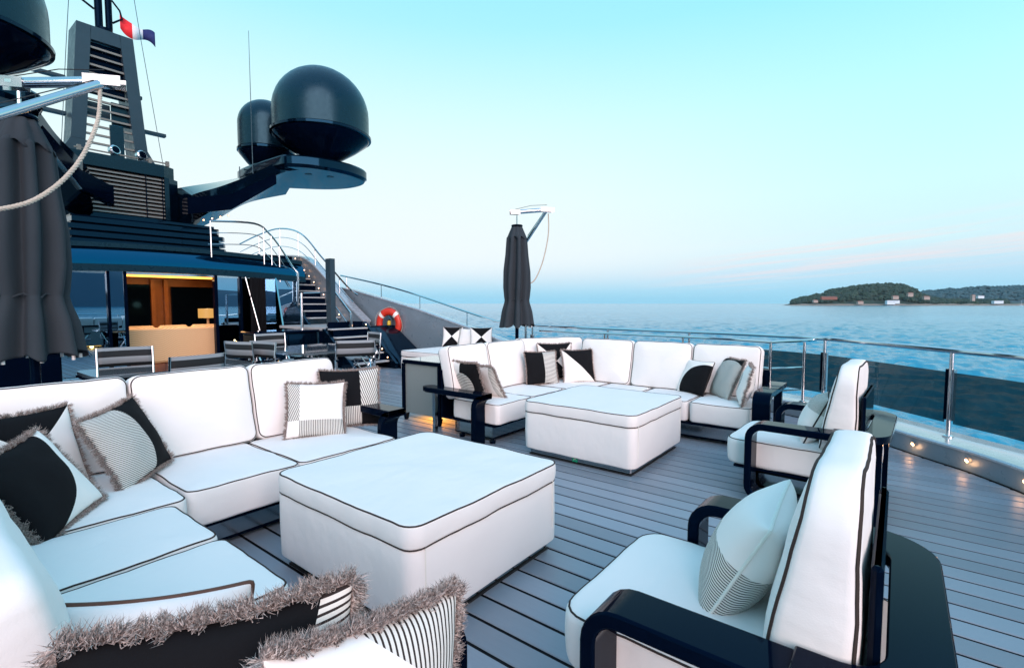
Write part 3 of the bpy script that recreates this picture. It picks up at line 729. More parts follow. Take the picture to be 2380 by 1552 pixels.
part(MB().box(3.0, 6.6, 14.22, 14.28, 2.13, 2.18, bev=.01), 'cove_light', AMBER, rm)
def area(loc, sx, sy, e, col, rot=(0, 0, 0)):
    l = bpy.data.lights.new('ceiling_light', 'AREA'); l.shape = 'RECTANGLE'; l.size = sx; l.size_y = sy; l.energy = e; l.color = col
    o = bpy.data.objects.new('ceiling_light', l); COL.objects.link(o); o.location = loc; o.rotation_euler = rot
area((4.4, 14.3, 2.1), 3, .4, 70, (1, .55, .22)); area((4.8, 16.4, 2.3), 3, .8, 38, (1, .5, .18))
sf = thing('lounge_sofa', 'tan sofa with wavy patterned back just inside the doorway', 'sofa', (0, 0, 0))
WAVY = NB('wavy_upholstery'); v = WAVY.coord()
sp = WAVY.n('ShaderNodeSeparateXYZ'); WAVY.l(v, sp.inputs[0])
sn = WAVY.math('SINE', WAVY.math('MULTIPLY', sp.outputs[0], 6.5))
ff = WAVY.math('FRACT', WAVY.math('MULTIPLY', WAVY.math('ADD', sp.outputs[2], WAVY.math('MULTIPLY', sn, .10)), 20))
WAVY.set(col=WAVY.mix(WAVY.math('GREATER_THAN', ff, .6), (.82, .56, .32), (.62, .38, .19)), rough=.85)
part(MB().box(3.4, 5.6, 13.75, 13.95, .1, .92, bev=.04), 'backrest', WAVY.m, sf)
part(MB().box(3.42, 5.58, 13.955, 14.7, .1, .5, bev=.04), 'seat', TANW, sf)
for k in range(3): part(MB().box(3.5 + .7 * k, 4.12 + .7 * k, 13.96, 14.12, .5, .97, bev=.05), 'back_cushion', TANW, sf)
lp = thing('table_lamp', 'table lamp with wide lit drum shade at right side of the doorway', 'lamp', (5.45, 14.45, 0))
part(MB().lathe([(.22, 1.12), (.22, 1.36)], 28), 'lamp_shade', SHADE, lp)
part(MB().lathe([(.12, .78), (.12, .80), (.03, .84), (.03, 1.1), (.10, 1.115)], 16), 'lamp_base', TANW, lp)
part(MB().box(-.25, .25, -.2, .2, .0, .78, bev=.01), 'lamp_stand', WALNUT, lp)
point_light((5.45, 14.45, 1.45), 8, (1, .6, .28), .1)

# ================================================================== MAST
ma = thing('mast', 'dark lattice mast with slatted ladder opening and crosstrees', 'mast', (4.17, 17, 0))
def mleg(sg, zb_=5.5):
    ring = []
    for z, hx in ((5.78, .83), (6.1, .80), (8.35, .63), (8.75, .60)):
        x1 = sg * hx; x0 = sg * (hx - .30)
        ring.append([(x0, -.05, z), (x1, -.05, z), (x1, .75, z), (x0, .75, z)])
    return MB().loft(ring)
for sg in (-1, 1): part(mleg(sg), 'mast_leg', CHAR, ma)
part(MB().loft([[(-.33, -.05, 8.4), (.33, -.05, 8.4), (.33, .75, 8.4), (-.33, .75, 8.4)], [(-.31, -.05, 8.75), (.31, -.05, 8.75), (.31, .75, 8.75), (-.31, .75, 8.75)]]), 'mast_head', CHAR, ma)
for sg in (-1, 1): part(MB().loft([[(sg * .83, -.05, 5.775), (sg * 1.14, -.05, 5.2), (sg * 1.14, .8, 5.2), (sg * .83, .75, 5.775)], [(sg * .53, -.05, 5.775), (sg * .56, -.05, 5.2), (sg * .56, .8, 5.2), (sg * .53, .75, 5.775)]]), 'mast_foot', CHAR, ma)
for k in range(12):
    z = 5.72 + .225 * k; hw_ = .54 - .17 * (z - 5.55) / 3.2 * 1.0
    part(MB().box(-hw_, hw_, .0, .07, z, z + .05), 'mast_slat', SLATM, ma)
part(MB().box(-.40, .40, .10, .16, 7.05, 8.38), 'mast_backplate', LACQ, ma)
part(MB().box(.08, .50, .10, .16, 6.35, 6.95), 'mast_backplate', MATT, ma)
part(MB().box(-.5, .1, .3, .42, 6.55, 6.9), 'radar_unit', CHAR, ma)
part(MB().box(.0, .3, -.02, .05, 5.0, 6.3), 'cable_trunk', MATT, ma)
part(MB().lathe([(.24, 8.752), (.24, 8.80), (.19, 8.82), (.19, 8.9)], 18, (.05, .3, 0)), 'pole_base', LACQ, ma)
part(MB().tube([(-.05, .3, 8.9), (-.05, .3, 11.5)], .09, 12), 'mast_pole', LACQ, ma)
part(MB().tube([(.17, .3, 8.9), (.17, .3, 11.5)], .08, 12), 'mast_pole', LACQ, ma)
part(MB().tube([(-.14, .3, 9.35), (-.42, .3, 9.5), (-.48, .3, 9.75), (-.35, .3, 10.0)], .03, 8), 'hook_bracket', LACQ, ma)
part(MB().tube([(.25, .3, 9.75), (.42, .3, 9.55), (.47, .3, 9.35), (.25, .3, 9.15)], .025, 8), 'hook_bracket', LACQ, ma)
for x0, x1, z, y in ((-1.5, -.72, 7.45, .7), (.75, .95, 7.4, .6), (.8, 1.45, 6.42, .4), (-1.3, -.8, 6.42, .4)):
    part(MB().box(x0, x1, y, y + .16, z, z + .09, bev=.01), 'crosstree', CHAR, ma)
for xx in (-.44, .10):
    s_ = part(MB().lathe([(.05, 0), (.11, .05), (.12, .16), (.10, .18)], 18), 'searchlight', CHROME, ma)
    s_.location = (xx, -1.8, 5.16); s_.rotation_euler = (R(80), 0, R(20))
    part(MB().lathe([(.085, .182), (.08, .19)], 16), 'lens', LACQ, s_)
    part(MB().tube([(xx, -1.8, 5.0), (xx, -1.8, 5.16)], .02, 8), 'searchlight_stem', CHROME, ma)
part(MB().box(-1.15, .72, -1.93, -1.9, 5.08, 5.11), 'foot_rail', SLATM, ma)
for xx in (-1.1, .28, .66): part(MB().box(xx, xx + .07, -1.96, -1.88, 5.02, 5.15), 'foot_bracket', SLATM, ma)
# flag
FL = []
for nm, c in (('flag_red', (.75, .02, .03)), ('flag_white', (.8, .8, .8)), ('flag_blue', (.01, .02, .12))): FL.append(plain(nm, c, rough=.8))
n = 24; vs = []; fs = []; mi = []
for i in range(n + 1):
    t = i / n; dx, dz = .80 * t, -.24 * t - .06 * math.sin(t * 5)
    wv = .05 * math.sin(t * 11)
    for j in (0, 1): vs.append((4.17 + .42 + dx, 17.3 + wv, 9.45 + dz - j * (.36 + .08 * math.sin(t * 7)) + .04 * math.sin(t * 9)))
for i in range(n): fs.append((2 * i, 2 * i + 1, 2 * i + 3, 2 * i + 2)); mi.append(min(2, int(3 * i / n)))
fo = link('flag', newmesh('flag', vs, fs, FL, True, midx=mi)); fo.modifiers.new('s', 'SOLIDIFY').thickness = .006
tag(fo, 'small red, white and blue flag flying beside the mast pole', 'flag')
def wire(name, pts, r, label, mat=CHAR, cat='wire'):
    o = MB().tube(pts, r, 5).build(name, mat); tag(o, label, cat); return o
wire('stay_wire', [(3.18, 17.1, 5.6), (3.35, 17, 8), (3.6, 17, 11)], .008, 'thin stay wire running up left of the mast')
wire('stay_wire', [(5.45, 17, 4.9), (4.95, 17.0, 9.0), (4.85, 17, 9.9), (4.65, 17, 11.3)], .008, 'thin stay wire running down right of the flag')
# whip antennas
wa = thing('whip_antenna', 'tall thin whip antenna in front of the smaller radome', 'antenna', (6.25, 13.4, 4.7))
part(MB().tube([(0, 0, 0), (0, 0, .5), (0, 0, 3.75)], [.014, .012, .005], 6), 'whip', CHAR, wa); part(MB().lathe([(.035, -.05), (.035, .1), (.015, .14)], 10), 'antenna_base', CHROME, wa)
wa2 = thing('whip_antenna', 'very short whip antenna on the wing left of the smaller radome', 'antenna', (6.05, 13.7, 4.6))
part(MB().tube([(0, 0, 0), (0, 0, .45)], .012, 6), 'whip', CHAR, wa2)

# ---- radomes and wings
def radome(name, c, r, z0, z1, label, zc):
    t = thing(name, label, 'radome', c, 0, 'satellite radomes')
    hcyl = z1 - r * .98
    prof = [(r, z0)] + [(r, z0 + (hcyl - z0) * k / 4) for k in range(1, 5)] + [(r * math.cos(R(a)), hcyl + r * .98 * math.sin(R(a))) for a in range(8, 90, 8)] + [(.01, z1)]
    part(MB().lathe(prof, 64), 'dome', MATT, t)
    part(MB().lathe([(r * 1.0, z0 - .1), (r * 1.045, z0 - .085), (r * 1.05, z0 - .03), (r * 1.0, z0 - .004)], 64), 'rim', NAVY, t)
    part(MB().lathe([(r * .30, zc), (r * .34, zc + .05), (r * .72, z0 - .38), (r * .97, z0 - .16), (r * 1.0, z0 - .102)], 64), 'underside', LACQ, t)
    return t
radome('radome', (7.38, 12.0, 0), 1.18, 5.86, 7.5, 'large dark radome nearest the camera on the starboard wing', 5.14)
radome('radome', (.96, 12.0, 0), 1.18, 5.86, 7.5, 'large dark radome cut off at the upper left over the port wing', 5.14)
radome('radome', (6.92, 14.0, 0), .70, 5.72, 7.05, 'smaller dark radome half hidden behind the large starboard one', 5.0)
def wing(sg, label):
    t = thing('radome_wing', label, 'radome wing')
    X = lambda x: 4.17 + sg * (x - 4.17)
    # the tip slab seen from below: outline in plan, then the curved arm down to the deckhouse
    outl = smooth_path([(6.30, 12.35, 0), (6.42, 11.85, 0), (6.95, 11.50, 0), (7.75, 11.40, 0), (8.45, 11.65, 0), (8.72, 12.1, 0), (8.72, 12.75, 0), (8.45, 13.35, 0), (7.85, 13.95, 0), (6.9, 14.6, 0), (6.3, 14.4, 0)], 6, closed=True)
    def rg(z, s_): 
        c = Vector((7.5, 12.8, 0)); return [(X((c + (p - c) * s_).x), (c + (p - c) * s_).y, z) for p in outl]
    part(MB().loft([rg(4.83, .955), rg(4.90, .99), rg(4.905, 1.0), rg(5.08, 1.0), rg(5.12, .98)]), 'tip_slab', NAVY, t)
    arm = [[(X(a_), b_, c_) for a_, b_, c_ in sec] for sec in (
        ((5.13, 15.22, 4.2), (5.13, 15.22, 3.47), (5.13, 16.0, 3.47), (5.13, 16.0, 4.6)), ((5.22, 14.3, 4.3), (5.2, 14.3, 3.62), (5.5, 15.4, 3.5), (5.4, 15.4, 4.66)), ((5.5, 13.5, 4.42), (5.5, 13.5, 3.95), (5.95, 15.0, 3.80), (5.9, 15.0, 4.80)),
        ((6.0, 12.9, 4.72), (6.0, 12.9, 4.38), (6.6, 15.0, 4.27), (6.5, 15.0, 5.02)), ((6.4, 12.3, 5.02), (6.4, 12.3, 4.72), (7.12, 15.0, 4.53), (7.0, 15.0, 5.10)),
        ((6.75, 11.95, 5.10), (6.75, 11.95, 4.84), (7.7, 14.5, 4.72), (7.6, 14.5, 5.115)))]
    tracks = [smooth_path([sec[k] for sec in arm], 6) for k in range(4)]; arm = [[tr_[i] for tr_ in tracks] for i in range(len(tracks[0]))]
    part(MB().loft(arm), 'arm', NAVY, t)
    part(MB().loft([[(X(4.9), 13.95, 3.7), (X(4.9), 13.95, 4.1), (X(4.9), 14.3, 4.1), (X(4.9), 14.3, 3.7)], [(X(5.6), 13.2, 3.82), (X(5.6), 13.2, 4.2), (X(5.6), 13.6, 4.2), (X(5.6), 13.6, 3.85)], [(X(6.3), 12.3, 4.45), (X(6.3), 12.3, 4.70), (X(6.3), 12.7, 4.7), (X(6.3), 12.7, 4.5)]]), 'brace', LACQ, t)
    for px, py in ((7.1, 12.2), (7.6, 12.0)):
        part(MB().lathe([(.09, 4.822), (.09, 4.829)], 16, (X(px), py, 0)), 'underside_light', LACQ, t)
    return t
wing(1, 'glossy black wing arm carrying the starboard radomes'); wing(-1, 'glossy black wing arm at the upper left under the port radome')

# ================================================================== SEATING
def arm_loop(parent, x0, x1, yf, yb, top=.62, t=.05, closed=True, r=.12, name='arm'):
    """lacquered band: front leg, rounded corner, flat arm top, optionally closed round behind and along the floor"""
    def corner(cy, cz, a0, a1, rr, n=6): return [(cy + rr * math.cos(R(a0 + (a1 - a0) * k / n)), cz + rr * math.sin(R(a0 + (a1 - a0) * k / n))) for k in range(n + 1)]
    if closed:
        o_ = corner(yf - r, top - r, 0, 90, r) + corner(yb + r, top - r, 90, 180, r) + corner(yb + r, .03 + r, 180, 270, r) + corner(yf - r, .03 + r, 270, 360, r)
        i_ = corner(yf - r, top - r, 0, 90, r - t) + corner(yb + r, top - r, 90, 180, r - t) + corner(yb + r, .03 + r, 180, 270, r - t) + corner(yf - r, .03 + r, 270, 360, r - t)
        n = len(o_); rings = []
        vs = []
        for (a, c) in zip(o_, i_):
            for x in (x0, x1): vs += [(x, a[0], a[1]), (x, c[0], c[1])]
        fs = []
        for k in range(n):
            q = (k + 1) % n; A, B = 4 * k, 4 * q
            fs += [(A, A + 2, B + 2, B), (A + 1, B + 1, B + 3, A + 3), (A, B, B + 1, A + 1), (A + 2, A + 3, B + 3, B + 2)]
        mb_ = MB().add(vs, fs)
    else:
        o_ = [(yf, 0)] + corner(yf - r, top - r, 0, 90, r) + [(yb, top)]
        i_ = [(yf - t, 0)] + corner(yf - r, top - r, 0, 90, r - t) + [(yb, top - t)]
        rings = [[(x0, a[0], a[1]), (x1, a[0], a[1]), (x1, c[0], c[1]), (x0, c[0], c[1])] for a, c in zip(o_, i_)]
        mb_ = MB().loft(rings)
    me = mb_.mesh(name, LACQ); o = link(name, me, parent)
    bv = o.modifiers.new('bevel', 'BEVEL'); bv.width = .008; bv.segments = 2; bv.limit_method = 'ANGLE'
    return o

def sofa(name, label, mir):
    """L shaped sofa; mir=False: corner at the left (port), mir=True: corner at the right. Symmetric about x = 3.15"""
    t = thing(name, label, 'sofa', (0, 0, 0), 0, 'L-shaped white deck sofas')
    X = (lambda x: 6.33 - x) if mir else (lambda x: x)
    E_ = 2.36 if mir else 2.52; YF_ = 3.28 if mir else 3.12
    seats = [(1.04, 1.72, YF_, 3.95), (1.72, E_, YF_, 3.95), (.26, 1.02, 3.04, 3.95), (.26, .94, 2.43, 3.02), (.26, .94, 1.79, 2.41), (.26, .94, 1.15, 1.77)]
    for k, (x0, x1, y0, y1) in enumerate(seats):
        a, c = sorted((X(x0), X(x1)))
        cushion('seat_cushion', c - a - .006, y1 - y0 - .006, .22, t, ((a + c) / 2, (y0 + y1) / 2, .215), rc=.05, re=.021, puff=.015, seed=k + (9 if mir else 0), pipes='t', wob=.0065)
    # backs, leaning 12 degrees
    def back(x0, x1, y, yaw, k, hgt=.60, pp='tb'):
        w = x1 - x0 - .008
        M = Matrix.Translation(((x0 + x1) / 2 if yaw == 0 else x0, y, .43))
        o = cushion('back_cushion', w, hgt, .17, t, (0, 0, 0), rc=.06, re=.035, puff=.032, seed=20 + k + (9 if mir else 0), pipes=pp, wob=.006)
        return o, w
    def place(o, cx, cy, yaw, lean=13, hgt=.60):
        # cushion local: x along, y = up the back, z = towards the sitter
        M = Matrix.Translation((cx, cy, .40)) @ Matrix.Rotation(R(yaw), 4, 'Z') @ Matrix.Rotation(R(90 - lean), 4, 'X') @ Matrix.Translation((0, hgt / 2, -.0))
        o.matrix_basis = M
    for k, (x0, x1) in enumerate(((.34, 1.02), (1.02, 1.80), (1.80, 2.54)) if not mir else ((.1, .92), (.89, 1.67), (1.67, 2.36))):
        if k == 0 and not mir: x0 = .34
        a, c = sorted((X(x0), X(x1)))
        if k == 0 and mir:
            o, w = back(0, 1.06, 0, 0, k); place(o, X(.42), 3.93, -32)
            continue
        o, w = back(a, c, 0, 0, k); place(o, (a + c) / 2, 4.06, 0)
    ys = ((1.2, 1.97), (1.97, 2.74), (2.74, 3.52)) if mir else ((1.2, 2.0), (2.0, 2.8), (2.8, 3.7))
    for k, (y0, y1) in enumerate(ys):
        o, w = back(y0, y1, 0, 0, 5 + k, pp='b' if (not mir and k < 2) else 'tb'); place(o, X(.17) if mir else X(.13), (y0 + y1) / 2, -90 if mir else 90)
    # shell behind the backs, steel plinth
    def bx_(x0, x1, y0, y1, z0, z1, bev=0): a, c = sorted((X(x0), X(x1))); return MB().box(a, c, y0, y1, z0, z1, bev)
    part(bx_(.05, E_, 4.10, 4.13, .19, .74), 'back_shell', LACQ, t)
    part(bx_(.02, .05, 1.15, 4.13, .19, .74), 'back_shell', LACQ, t)
    part(bx_(.06, E_, YF_ + .04, 4.09, .19, .213), 'seat_board', LACQ, t)
    part(bx_(.06, .93, 1.17, 3.155, .19, .213), 'seat_board', LACQ, t)
    part(bx_(.96, E_ - .08, YF_ + .14, 3.98, .05, .188), 'plinth', MIRROR, t)
    part(bx_(.16, .84, 1.27, 3.98, .05, .187), 'plinth', MIRROR, t)
    part(bx_(.965, E_ - .085, YF_ + .135, 3.985, .035, .048), 'plinth_trim', LACQ, t)
    part(bx_(.155, .845, 1.265, 3.255, .035, .048), 'plinth_trim', LACQ, t)
    for (x, y) in ((.3, 1.4), (.3, 3.8), (2.3, 3.4), (2.3, 3.85), (1.5, 3.85), (.7, 1.4)):
        part(MB().lathe([(.03, .0), (.035, .034)], 12, (X(x), y, 0)), 'foot', LACQ, t)
    # arms
    a, c = sorted((X(2.55), X(2.72)))
    if mir: a, c = 3.79, 3.955
    TZ = .56 if mir else .62
    arm_loop(t, a, c, 3.50 if mir else 3.42, 4.2, top=TZ, closed=False, r=.16, t=.06)
    nn_ = 12; cy = 4.2; cx = (a + c) / 2; rr = (c - a) / 2
    pl = [(cx + rr * math.cos(math.pi * k / nn_), cy + rr * math.sin(math.pi * k / nn_)) for k in range(nn_ + 1)]
    part(MB().prism(pl, 'z', TZ - .05, TZ), 'arm_end', LACQ, t)
    part(MB().box(a + .06, c - .06, 4.1, 4.14, .0, TZ - .062), 'rear_leg', MIRROR, t)
    a, c = sorted((X(.30), X(.95)))
    # end arm across the short leg: same band, turned a quarter
    yy0, yy1 = .96, 1.12
    r = .12; tt = .05
    sgn = -1 if mir else 1
    xf = X(1.02)
    def cor(rr): return [(xf - sgn * r + sgn * rr * math.cos(R(90 * k / 6)), .62 - r + rr * math.sin(R(90 * k / 6))) for k in range(7)]
    o_ = [(xf, 0)] + cor(r) + [(X(.1), .62)]; i_ = [(xf - sgn * tt, 0)] + cor(r - tt) + [(X(.1), .57)]
    part(MB().loft([[(p[0], yy0, p[1]), (p[0], yy1, p[1]), (q[0], yy1, q[1]), (q[0], yy0, q[1])] for p, q in zip(o_, i_)]), 'arm', LACQ, t)
    part(MB().box(*sorted((X(.1), X(.15))), 1.0, 1.08, 0, .568), 'rear_leg', LACQ, t)
    return t
sofa('deck_sofa', 'near L-shaped white sofa with dark piping, corner at the left', False)
sofa('deck_sofa', 'far L-shaped white sofa with dark piping, corner beside the railing', True)

def ottoman(x0, x1, y0, y1, label, seed):
    t = thing('ottoman', label, 'ottoman', ((x0 + x1) / 2, (y0 + y1) / 2, 0), 0, 'square white ottomans')
    w, d = x1 - x0, y1 - y0
    o = cushion('body', w, d, .362, t, (0, 0, .07), rc=.07, re=.012, puff=0, pipes='', seed=seed, wob=.003)
    for sx, sy in ((1, -1), (-1, -1), (1, 1)): part(MB().tube([(sx * (w / 2 - .075), sy * (d / 2 + .004), .09), (sx * (w / 2 - .075), sy * (d / 2 + .004), .44)], .003, 4), 'seam', CREAM, o)
    cushion('top_cushion', w + .012, d + .012, .11, t, (0, 0, .432), rc=.08, re=.015, puff=.008, pipes='tb', seed=seed + 3, wob=.0055)
    part(MB().box(-w / 2 + .05, w / 2 - .05, -d / 2 + .05, d / 2 - .05, .012, .068, bev=.01), 'plinth', MIRROR, t)
    part(MB().box(-w / 2 + .046, w / 2 - .046, -d / 2 + .046, d / 2 - .046, .0, .011), 'plinth_seal', LEDW, t)
    return t
ottoman(1.36, 2.52, 1.60, 2.77, 'near square white ottoman with dark piping between sofa and armchair', 40)
o2 = ottoman(3.93, 5.12, 1.74, 2.92, 'far square white ottoman with a small green sticker on its plinth', 50)
sk = part(MB().box(-.5, .0, 0, .002, 0, .05), 'sticker', GREEN, o2)
sk.data = MB().box(-.028, .028, -.0025, 0, -.022, .022).mesh('sticker', GREEN); sk.location = (-.5975 + .052, .02, .042); sk.rotation_euler = (0, 0, R(-90))
gl_ = part(MB().tube([(-.014, -.004, -.008), (-.006, -.004, .008), (.0, -.004, -.004), (.008, -.004, .008), (.015, -.004, -.006)], .0022, 4), 'sticker_mark', REFW, sk)

def chair(loc, rz, label):
    """armchair facing +Y; origin on the floor under the middle of the seat"""
    t = thing('armchair', label, 'armchair', loc, R(rz), 'white armchairs with black lacquer arms')
    arm_loop(t, -.56, -.40, .36, -.30, closed=True); arm_loop(t, .40, .56, .36, -.30, closed=True)
    cushion('seat_cushion', .79, .98, .21, t, (0, .06, .235), rc=.10, re=.034, puff=.018, seed=60, pipes='t', wob=.006)
    part(MB().box(-.36, .36, -.34, .36, .06, .215, bev=.02), 'plinth', MIRROR, t)
    part(MB().box(-.385, .385, -.40, .48, .216, .234), 'seat_board', LACQ, t)
    o = cushion('back_cushion', .76, .65, .245, t, (0, 0, 0), rc=.15, re=.045, puff=.035, seed=63, pipes='tb', wob=.007, taper=.5, pr=.0065)
    o.matrix_basis = Matrix.Translation((0, -.312, .41)) @ Matrix.Rotation(R(180), 4, 'Z') @ Matrix.Rotation(R(90), 4, 'X') @ Matrix.Translation((0, .33, .0))
    # lacquer shelf at arm height wrapping round the back of the chair
    def arc_(cx, cy, rr, a0, a1, n=10): return [(cx + rr * math.cos(R(a0 + (a1 - a0) * k / n)), cy + rr * math.sin(R(a0 + (a1 - a0) * k / n))) for k in range(n + 1)]
    part(MB().box(-.34, .34, -.355, -.328, .1, .86, bev=.012), 'back_panel', LACQ, t)
    outer = [(-.565, -.18)] + arc_(-.345, -.285, .22, 180, 270) + arc_(.345, -.285, .22, 270, 360) + [(.565, -.18)]
    inner = [(-.395, -.18)] + arc_(-.295, -.265, .10, 180, 270) + arc_(.295, -.265, .10, 270, 360) + [(.395, -.18)]
    o = part(MB().loft([[(a[0], a[1], .578), (a[0], a[1], .628), (c[0], c[1], .628), (c[0], c[1], .578)] for a, c in zip(outer, inner)]), 'rear_shelf', LACQ, t)
    bv = o.modifiers.new('bevel', 'BEVEL'); bv.width = .006; bv.segments = 2; bv.limit_method = 'ANGLE'
    for sx in (-1, 1): part(MB().box(sx * .40 - .03, sx * .40 + .03, -.46, -.40, .0, .576), 'rear_leg', LACQ, t)
    return t
chair((1.81, .36, 0), 0, 'nearest white armchair with black lacquer arms at the lower right')
chair((4.50, .50, 0), -2, 'second white armchair with black lacquer arms, facing the far ottoman')

# ---- pillows
ST = ('s', 0.0, 1.0, 34); SV = ('s', 1.0, 0.0, 34); SD = ('s', .5, 1.0, 30); SF = ('s', .25, 1.0, 44)
m_hour = pil_mat('hourglass_black_white', ['w', 'k'], [hourg])
m_lens = pil_mat('black_lens_on_white', ['w', 'k'], [circ(-.25, .95, 1.1)])
m_bst = pil_mat('stripe_with_black_side', ['k', SF], [circ(-.35, .45, 1.02)])
m_wst = pil_mat('white_square_striped_border', ['w', SV, ('s', .9, .4, 34), 'w'], [vlt(.30), ult(.22), both(ult(.22), vlt(.30))])
m_blk = pil_mat('black_with_striped_column', ['k', ('s', 1.0, .35, 26), SV, 'k'], [ugt(.66), vlt(.34), both(ugt(.66), vlt(.34))])
m_cor = pil_mat('black_with_striped_corner', [ST, 'k'], [circ(-.6, 1.3, 1.5)])
m_wtop = pil_mat('white_with_striped_corner', ['w', SV], [lambda b, u, v: gt(b, b.math('ADD', b.math('MULTIPLY', u, .9), v), 1.38)])
m_diag = pil_mat('black_white_diagonal', ['w', 'k'], [diag2])
m_bs2 = pil_mat('black_and_fine_stripe', ['k', ('s', .1, 1.0, 24)], [ugt(.55)])
m_two = pil_mat('white_over_stripe', ['w', ('s', .35, 1.0, 46)], [vlt(.56)])
m_blkstr = pil_mat('black_stripe_disc', ['w', 'k', ('s', .0, 1.0, 22)], [ult(.62), circ(.55, .42, .34)])
m_disc = pil_mat('white_with_striped_disc', ['w', ('s', .1, 1.0, 26)], [circ(.5, .55, .26)])
m_pale = pil_mat('pale_plain_back', ['w', ('s', .1, 1.0, 26)], [ult(.15)])
SE = .437
G1 = 'fringed throw pillows'
def PL(*a, **k): return pillow(*a, group=G1, **k)
PL((.50, 3.60, SE), .50, 18, 22, 0, m_hour, 'black and white hourglass pillow in the corner of the near sofa, behind two others', density=1.3, fl=.032, seed=1)
PL((.54, 3.12, SE), .46, 46, 32, -9, m_lens, 'white pillow with a large black lens shape, leaning nearest the left edge', density=1.8, fl=.034, seed=2)
PL((.97, 3.57, SE + .01), .47, 40, 24, -8, m_bst, 'finely striped pillow with a black side on the near sofa', density=1.5, fl=.032, seed=3)
PL((2.50, 3.70, SE), .50, -28, 16, 0, m_blk, 'black pillow with striped column, behind the white one at the sofa arm', density=1.2, fl=.026, seed=5)
PL((2.12, 3.62, SE), .44, -30, 20, 2, m_wst, 'white pillow with striped border near the right end of the near sofa', density=1.3, fl=.028, seed=4)
PL((.335, .89, .53), .44, -27, 2, 0, m_cor, 'black pillow with striped corner and thick fringe, cut off at the bottom', density=3.4, fl=.034, seed=6, thick=.14)
PL((.515, .72, .52), .40, -4, 4, 8, m_wtop, 'white pillow with a striped top corner at the bottom edge beside the ottoman', density=3.2, fl=.030, seed=7, thick=.14)
pillow((.355, 1.30, SE), .40, -38, 4, 0, WHITE, 'plain white pillow with brown piping behind the black fringed one', fringe=False, seed=8, pipe=plain('brown_piping', (.10, .045, .03), rough=.8))
PL((4.17, 3.80, SE), .44, 86, 20, 0, m_blkstr, 'black and striped pillow turned sideways, nearest the left arm of the far sofa', density=.7, fl=.030, seed=9)
PL((4.36, 3.66, SE), .42, 80, 28, 0, m_pale, 'pale pillow turned edge on, second from the left arm of the far sofa', density=.7, fl=.030, seed=10)
PL((5.74, 3.70, SE + .02), .50, -36, 10, 0, m_hour, 'hourglass pillow against the corner of the far sofa, behind two others', density=.7, fl=.024, seed=11)
PL((5.36, 3.66, SE), .44, -34, 15, 0, m_bs2, 'half black, half striped pillow left of the far sofa corner', density=.7, fl=.024, seed=12)
PL((5.80, 3.36, SE), .45, -36, 15, 0, m_diag, 'pillow split diagonally black over white at the far sofa corner', density=.7, fl=.024, seed=13)
pillow((5.88, 1.92, SE), .42, -118, 24, 0, pil_mat('white_black_curve', ['w', 'k'], [circ(.9, .1, .78)]), 'black and white pillow leaning left of the striped one on the far sofa', fringe=False, seed=14, group=G1)
PL((5.86, 1.60, SE), .48, -140, 24, 0, pil_mat('stripe_black_curve', ['k', SF], [circ(.6, .2, .76)]), 'tall striped pillow with black top leaning near the right end of the far sofa', density=.7, fl=.030, seed=15)
PL((5.62, 1.30, SE), .42, -164, 14, 0, m_disc, 'white pillow with striped disc, last one beside the right arm of the far sofa', density=.7, fl=.030, seed=16)
pillow((1.89, .50, SE - .02), .45, 184, 27, 4, m_two, 'white over striped pillow resting on the nearest armchair', fringe=False, pipe=CREAM, thick=.24, seed=17)
pillow((4.44, .56, SE), .40, 186, 24, 0, pil_mat('pale_grey_and_white', ['w', ('s', .6, 1.0, 60)], [lambda b, u, v: gt(b, v, .66)]), 'pale pillow on the second armchair', fringe=False, thick=.2, seed=18)

# ---- side cabinet with glow beneath
cb_ = thing('side_cabinet', 'black framed grey woven cabinet with amber light glowing beneath', 'cabinet', (4.45, 4.72, 0))
part(MB().box(-.25, .25, -.33, .30, .10, .73), 'body', WOVEN, cb_)
part(MB().box(-.28, .28, -.36, .33, .733, .775, bev=.008), 'top', LACQ, cb_)
part(MB().box(-.27, .27, -.35, .32, .777, .783), 'glass_top', GLASSTOP, cb_)
for sx in (-1, 1):
    for sy in (-.345, .315):
        part(MB().box(sx * .265 - .018, sx * .265 + .018, sy - .018, sy + .018, .09, .731), 'corner_post', LACQ, cb_)
        part(MB().loft([[(sx * .245 + a * .03, sy * .93 + b_ * .03, .089) for a, b_ in ((-1, -1), (1, -1), (1, 1), (-1, 1))], [(sx * .245 + a * .018, sy * .93 + b_ * .018, 0) for a, b_ in ((-1, -1), (1, -1), (1, 1), (-1, 1))]]), 'leg', LACQ, cb_)
part(MB().box(-.2, .2, -.28, .25, .085, .092), 'under_light', AMBER, cb_)
point_light((4.45, 4.7, .06), 5.0, (1, .45, .1), .05)
# ---- daybed
db = thing('daybed', 'white daybed with dark piping against the bulwark', 'daybed', (7.45, 7.0, 0))
cushion('body', 1.45, 2.4, .33, db, (0, 0, .06), rc=.06, re=.012, puff=0, pipes='', seed=70)
cushion('top_cushion', 1.46, 2.41, .12, db, (0, 0, .40), rc=.08, re=.02, puff=.012, pipes='tb', seed=71)
part(MB().box(-.65, .65, -1.1, 1.1, 0, .055), 'plinth', MIRROR, db)
PL((8.0, 7.95, .52), .46, -60, 16, 0, m_hour, 'hourglass pillow at the left end of the daybed row', density=.4, fl=.012, seed=21)
PL((8.08, 7.6, .52), .44, -72, 20, 0, m_pale, 'pale pillow in the middle of the daybed row', density=.4, fl=.012, seed=22)
PL((8.1, 7.15, .52), .48, -48, 22, 0, m_hour, 'hourglass pillow at the right end of the daybed row', density=.4, fl=.012, seed=23)

